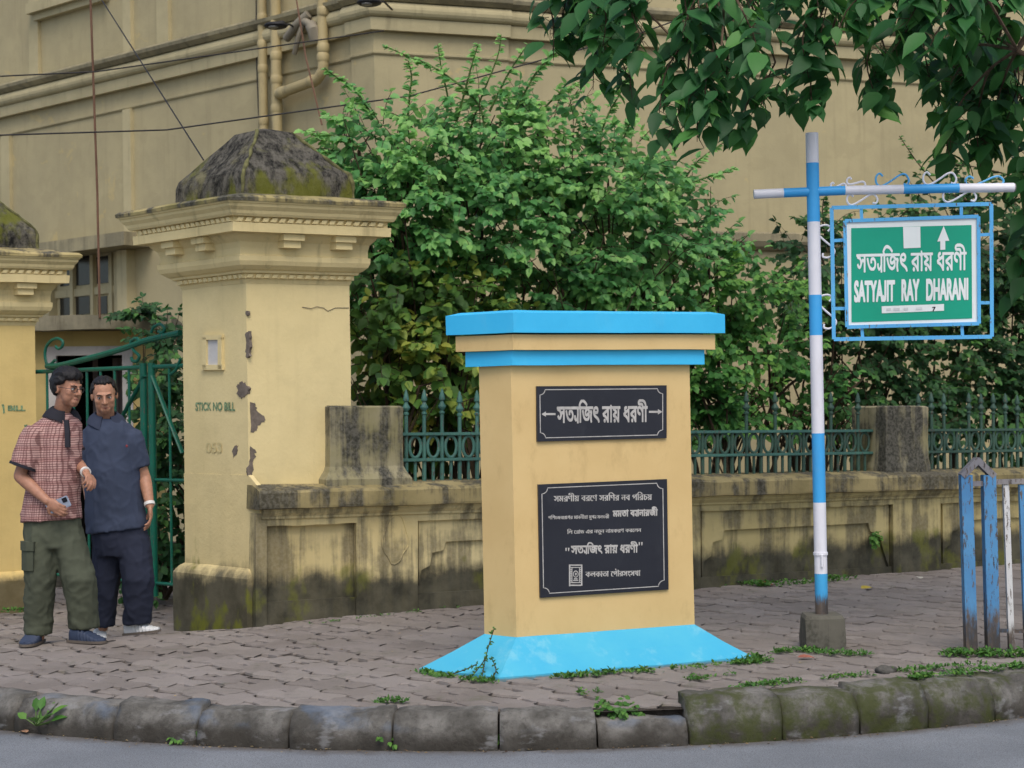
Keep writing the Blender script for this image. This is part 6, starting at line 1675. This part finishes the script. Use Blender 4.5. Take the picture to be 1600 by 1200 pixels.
def weed(label, px, py, z, n, s, spread, seed, broad=False, up=.7):
    p = atz(px, py, z); r = random.Random(seed); t = thing('weed', label, 'weed', p, 'weeds sprouting along the kerb and paving'); lv = Leaves(); tw = MB()
    for i in range(n):
        a = r.uniform(0, 6.283); d = Vector((math.cos(a), math.sin(a)*.8-.25, r.uniform(.1, up)*1.2)).normalized()
        if broad:
            e = p+d*spread*r.uniform(.3,.8)+Vector((0,-.01,0)); tw.tube([p, e], .003, 4); lv.add(e, d, (Vector((0,-.4,1))+rv(r)*.3).normalized(), s*r.uniform(.7,1.2), s*.62, .6+r.gauss(0,.15))
        else: spray(lv, tw, p+Vector((r.uniform(-1,1), r.uniform(-.4,.2), 0))*spread*.3, d, 4, spread*.2, s, r, .45, .25, .002)
    lv.build('leaves', T_SMALL, 'weed', t); tw.build('stems', M['stem'], t)
weed('broad-leaved weed in the kerb joint at the lower left', 56, 1134, -.12, 12, .088, .12, 1, True)
weed('small weed at the kerb joint below the pillar, second from left', 292, 1150, -.14, 16, .036, .12, 2)
weed('tall ragged weed in the open kerb joint left of the plaque block', 608, 1152, -.13, 30, .040, .17, 3)
weed('little weed on the kerb joint below the plaque block', 780, 1155, -.14, 14, .034, .11, 4)
weed('bright weed on top of the broken kerb gap', 966, 1112, -.03, 26, .040, .15, 5)
weed('trailing weed hanging down the broken kerb gap', 972, 1140, -.10, 7, .028, .09, 6, up=.2)
wpt = hit(1358, 838, WX @ Vector((0, .04, 0)), WN); wt_ = thing('weed', 'green weed sprouting from the stained wall panel behind the post', 'weed', wpt); lv = Leaves(); tw = MB(); r = random.Random(8)
for i in range(7): spray(lv, tw, wpt, (WN+rv(r)*.8).normalized(), 4, .025, .045, r, .5, .3, .002)
lv.build('leaves', T_SMALL, 'weed', wt_); tw.build('stems', M['stem'], wt_)
# creeping weed on the blue flared base
cp = thing('creeping_weed', 'dry creeping weed climbing the left corner of the blue base', 'weed', MF); tw = MB(); lv = Leaves(); r = random.Random(5)
for path in ([(752,1066),(757,1040),(764,1010),(772,985)],[(735,1062),(748,1046),(760,1030)],[(700,1058),(728,1048),(745,1040)],[(765,1066),(775,1050),(768,1030)]):
    pts = []
    for x, y in path:
        p = hit(x, y, MF+Vector((0,-.02,0)), (MF.lerp(A0,0)-MF+Vector((-.55,-.75,.55))).normalized()); pts.append(p+Vector((0,-.015,.01)))
    pts = catmull(pts, 5); tw.tube(pts, .0028, 4)
    for p in pts:
        for k in range(2): lv.add(p, rv(r, .3), (Vector((-.3,-.8,.5))+rv(r)*.4).normalized(), r.uniform(.012,.028), .014, .3+r.gauss(0,.2))
lv.build('leaves', T_SMALL, 'weed', cp); tw.build('stems', M['twig'], cp)

# ---------------------------------------------------------------- small things lying about, and writing on the pillars
def fallen(label, px, py, col, s, seed, z=.0):
    p = atz(px, py, z)+Vector((0,0,.012)); r = random.Random(seed); lv = Leaves(); a = r.uniform(0, 6.28)
    lv.add(p, (math.cos(a), math.sin(a)*.6, .08), (.1,-.2,1), s, s*.55, .5); o = leaf_mesh('fallen_leaf', lv.P, lv.D, lv.N, lv.L, lv.W, lv.v, T_BROAD, plain('fallen_leaf_'+('rust','yellow','red','tan')[seed % 4], col, .8, .15, 40), None, p)
    tag(o, label, 'fallen leaf', 'dead leaves lying on the pavement')
fallen('orange brown dead leaf at the foot of the wall right of the plaque block', 1182, 914, lin(150, 86, 44), .16, 0); fallen('yellow dead leaf on the paving behind the sign post', 1346, 922, lin(170, 150, 60), .13, 1)
fallen('reddish dead leaf in front of the sign post foot', 1246, 1030, lin(150, 92, 74), .10, 2); fallen('pale leaf on the paving near the right wall pier', 1438, 906, lin(190, 186, 170), .10, 3); fallen('tan dead leaf in the gutter at the lower left', 42, 1148, lin(170, 130, 100), .07, 7, ROAD_Z)
p = atz(887, 1166, ROAD_Z); li = thing('litter', 'crumpled red and white scrap of litter on the road by the kerb', 'litter', p)
for k, (dx, mt) in enumerate(((-.012, 'litter_white'), (.012, 'litter_red'))):
    m = MB(); m.ball(p+Vector((dx,0,.011)), (.014,.012,.012), 8, 6)
    for v in range(len(m.v)): m.v[v] += rv(random.Random(v+k*50))*.003
    m.build('scrap', plain(mt, lin(226, 216, 214) if k == 0 else lin(190, 50, 66), .6, .05), li)
p = atz(1384, 1050, 0); m = MB(); m.ball(p+Vector((0,0,.012)), (.06,.045,.030), 14, 9)
for v in range(len(m.v)): q = m.v[v]; m.v[v] = q+(q-p).normalized()*.022*mnoise.noise(q*18)
me = m.mesh('loose_stone', p, True); o = link_mesh('loose_stone', me, M['kerb']); o.location = p; tag(o, 'lumpy grey stone lying on the paving left of the barrier', 'stone')
def wall_text(parts, x0, x1, yt, yb, slope, f, n, mat, parent, bold, off=.004, dy=.04):
    O = f(x0, yb)+n*off; ux = f(x1, yb-slope*(x1-x0))+n*off-O; uy = f(x0, yt)+n*off-O
    return lettering('stencilled_notice', layout(parts), O, ux, uy, M[mat], parent, bold, dy)
wall_text([['STICK NO BILL']], 306, 368, 628, 642, .0, on_left, LN, 'stencil', pil, .04)
wall_text([['053']], 322, 347, 690, 708, .0, on_left, LN, 'stencil_faint', pil, .03)
on_p2 = lambda px, py: hit(px, py, O2, RN)
wall_text([['BILL']], 12, 40, 633, 642, .0, on_p2, RN, 'stencil', pil2, .05); 
patch([(38,664),(42,663),(43,669),(39,672)], on_p2, RN, 'stencil_mark', M['stencil'], pil2, .003, .6); patch([(3,632),(6,631),(8,645),(5,646)], on_p2, RN, 'stencil_mark', M['stencil'], pil2, .003, .6)
print('LEAVES', NL)
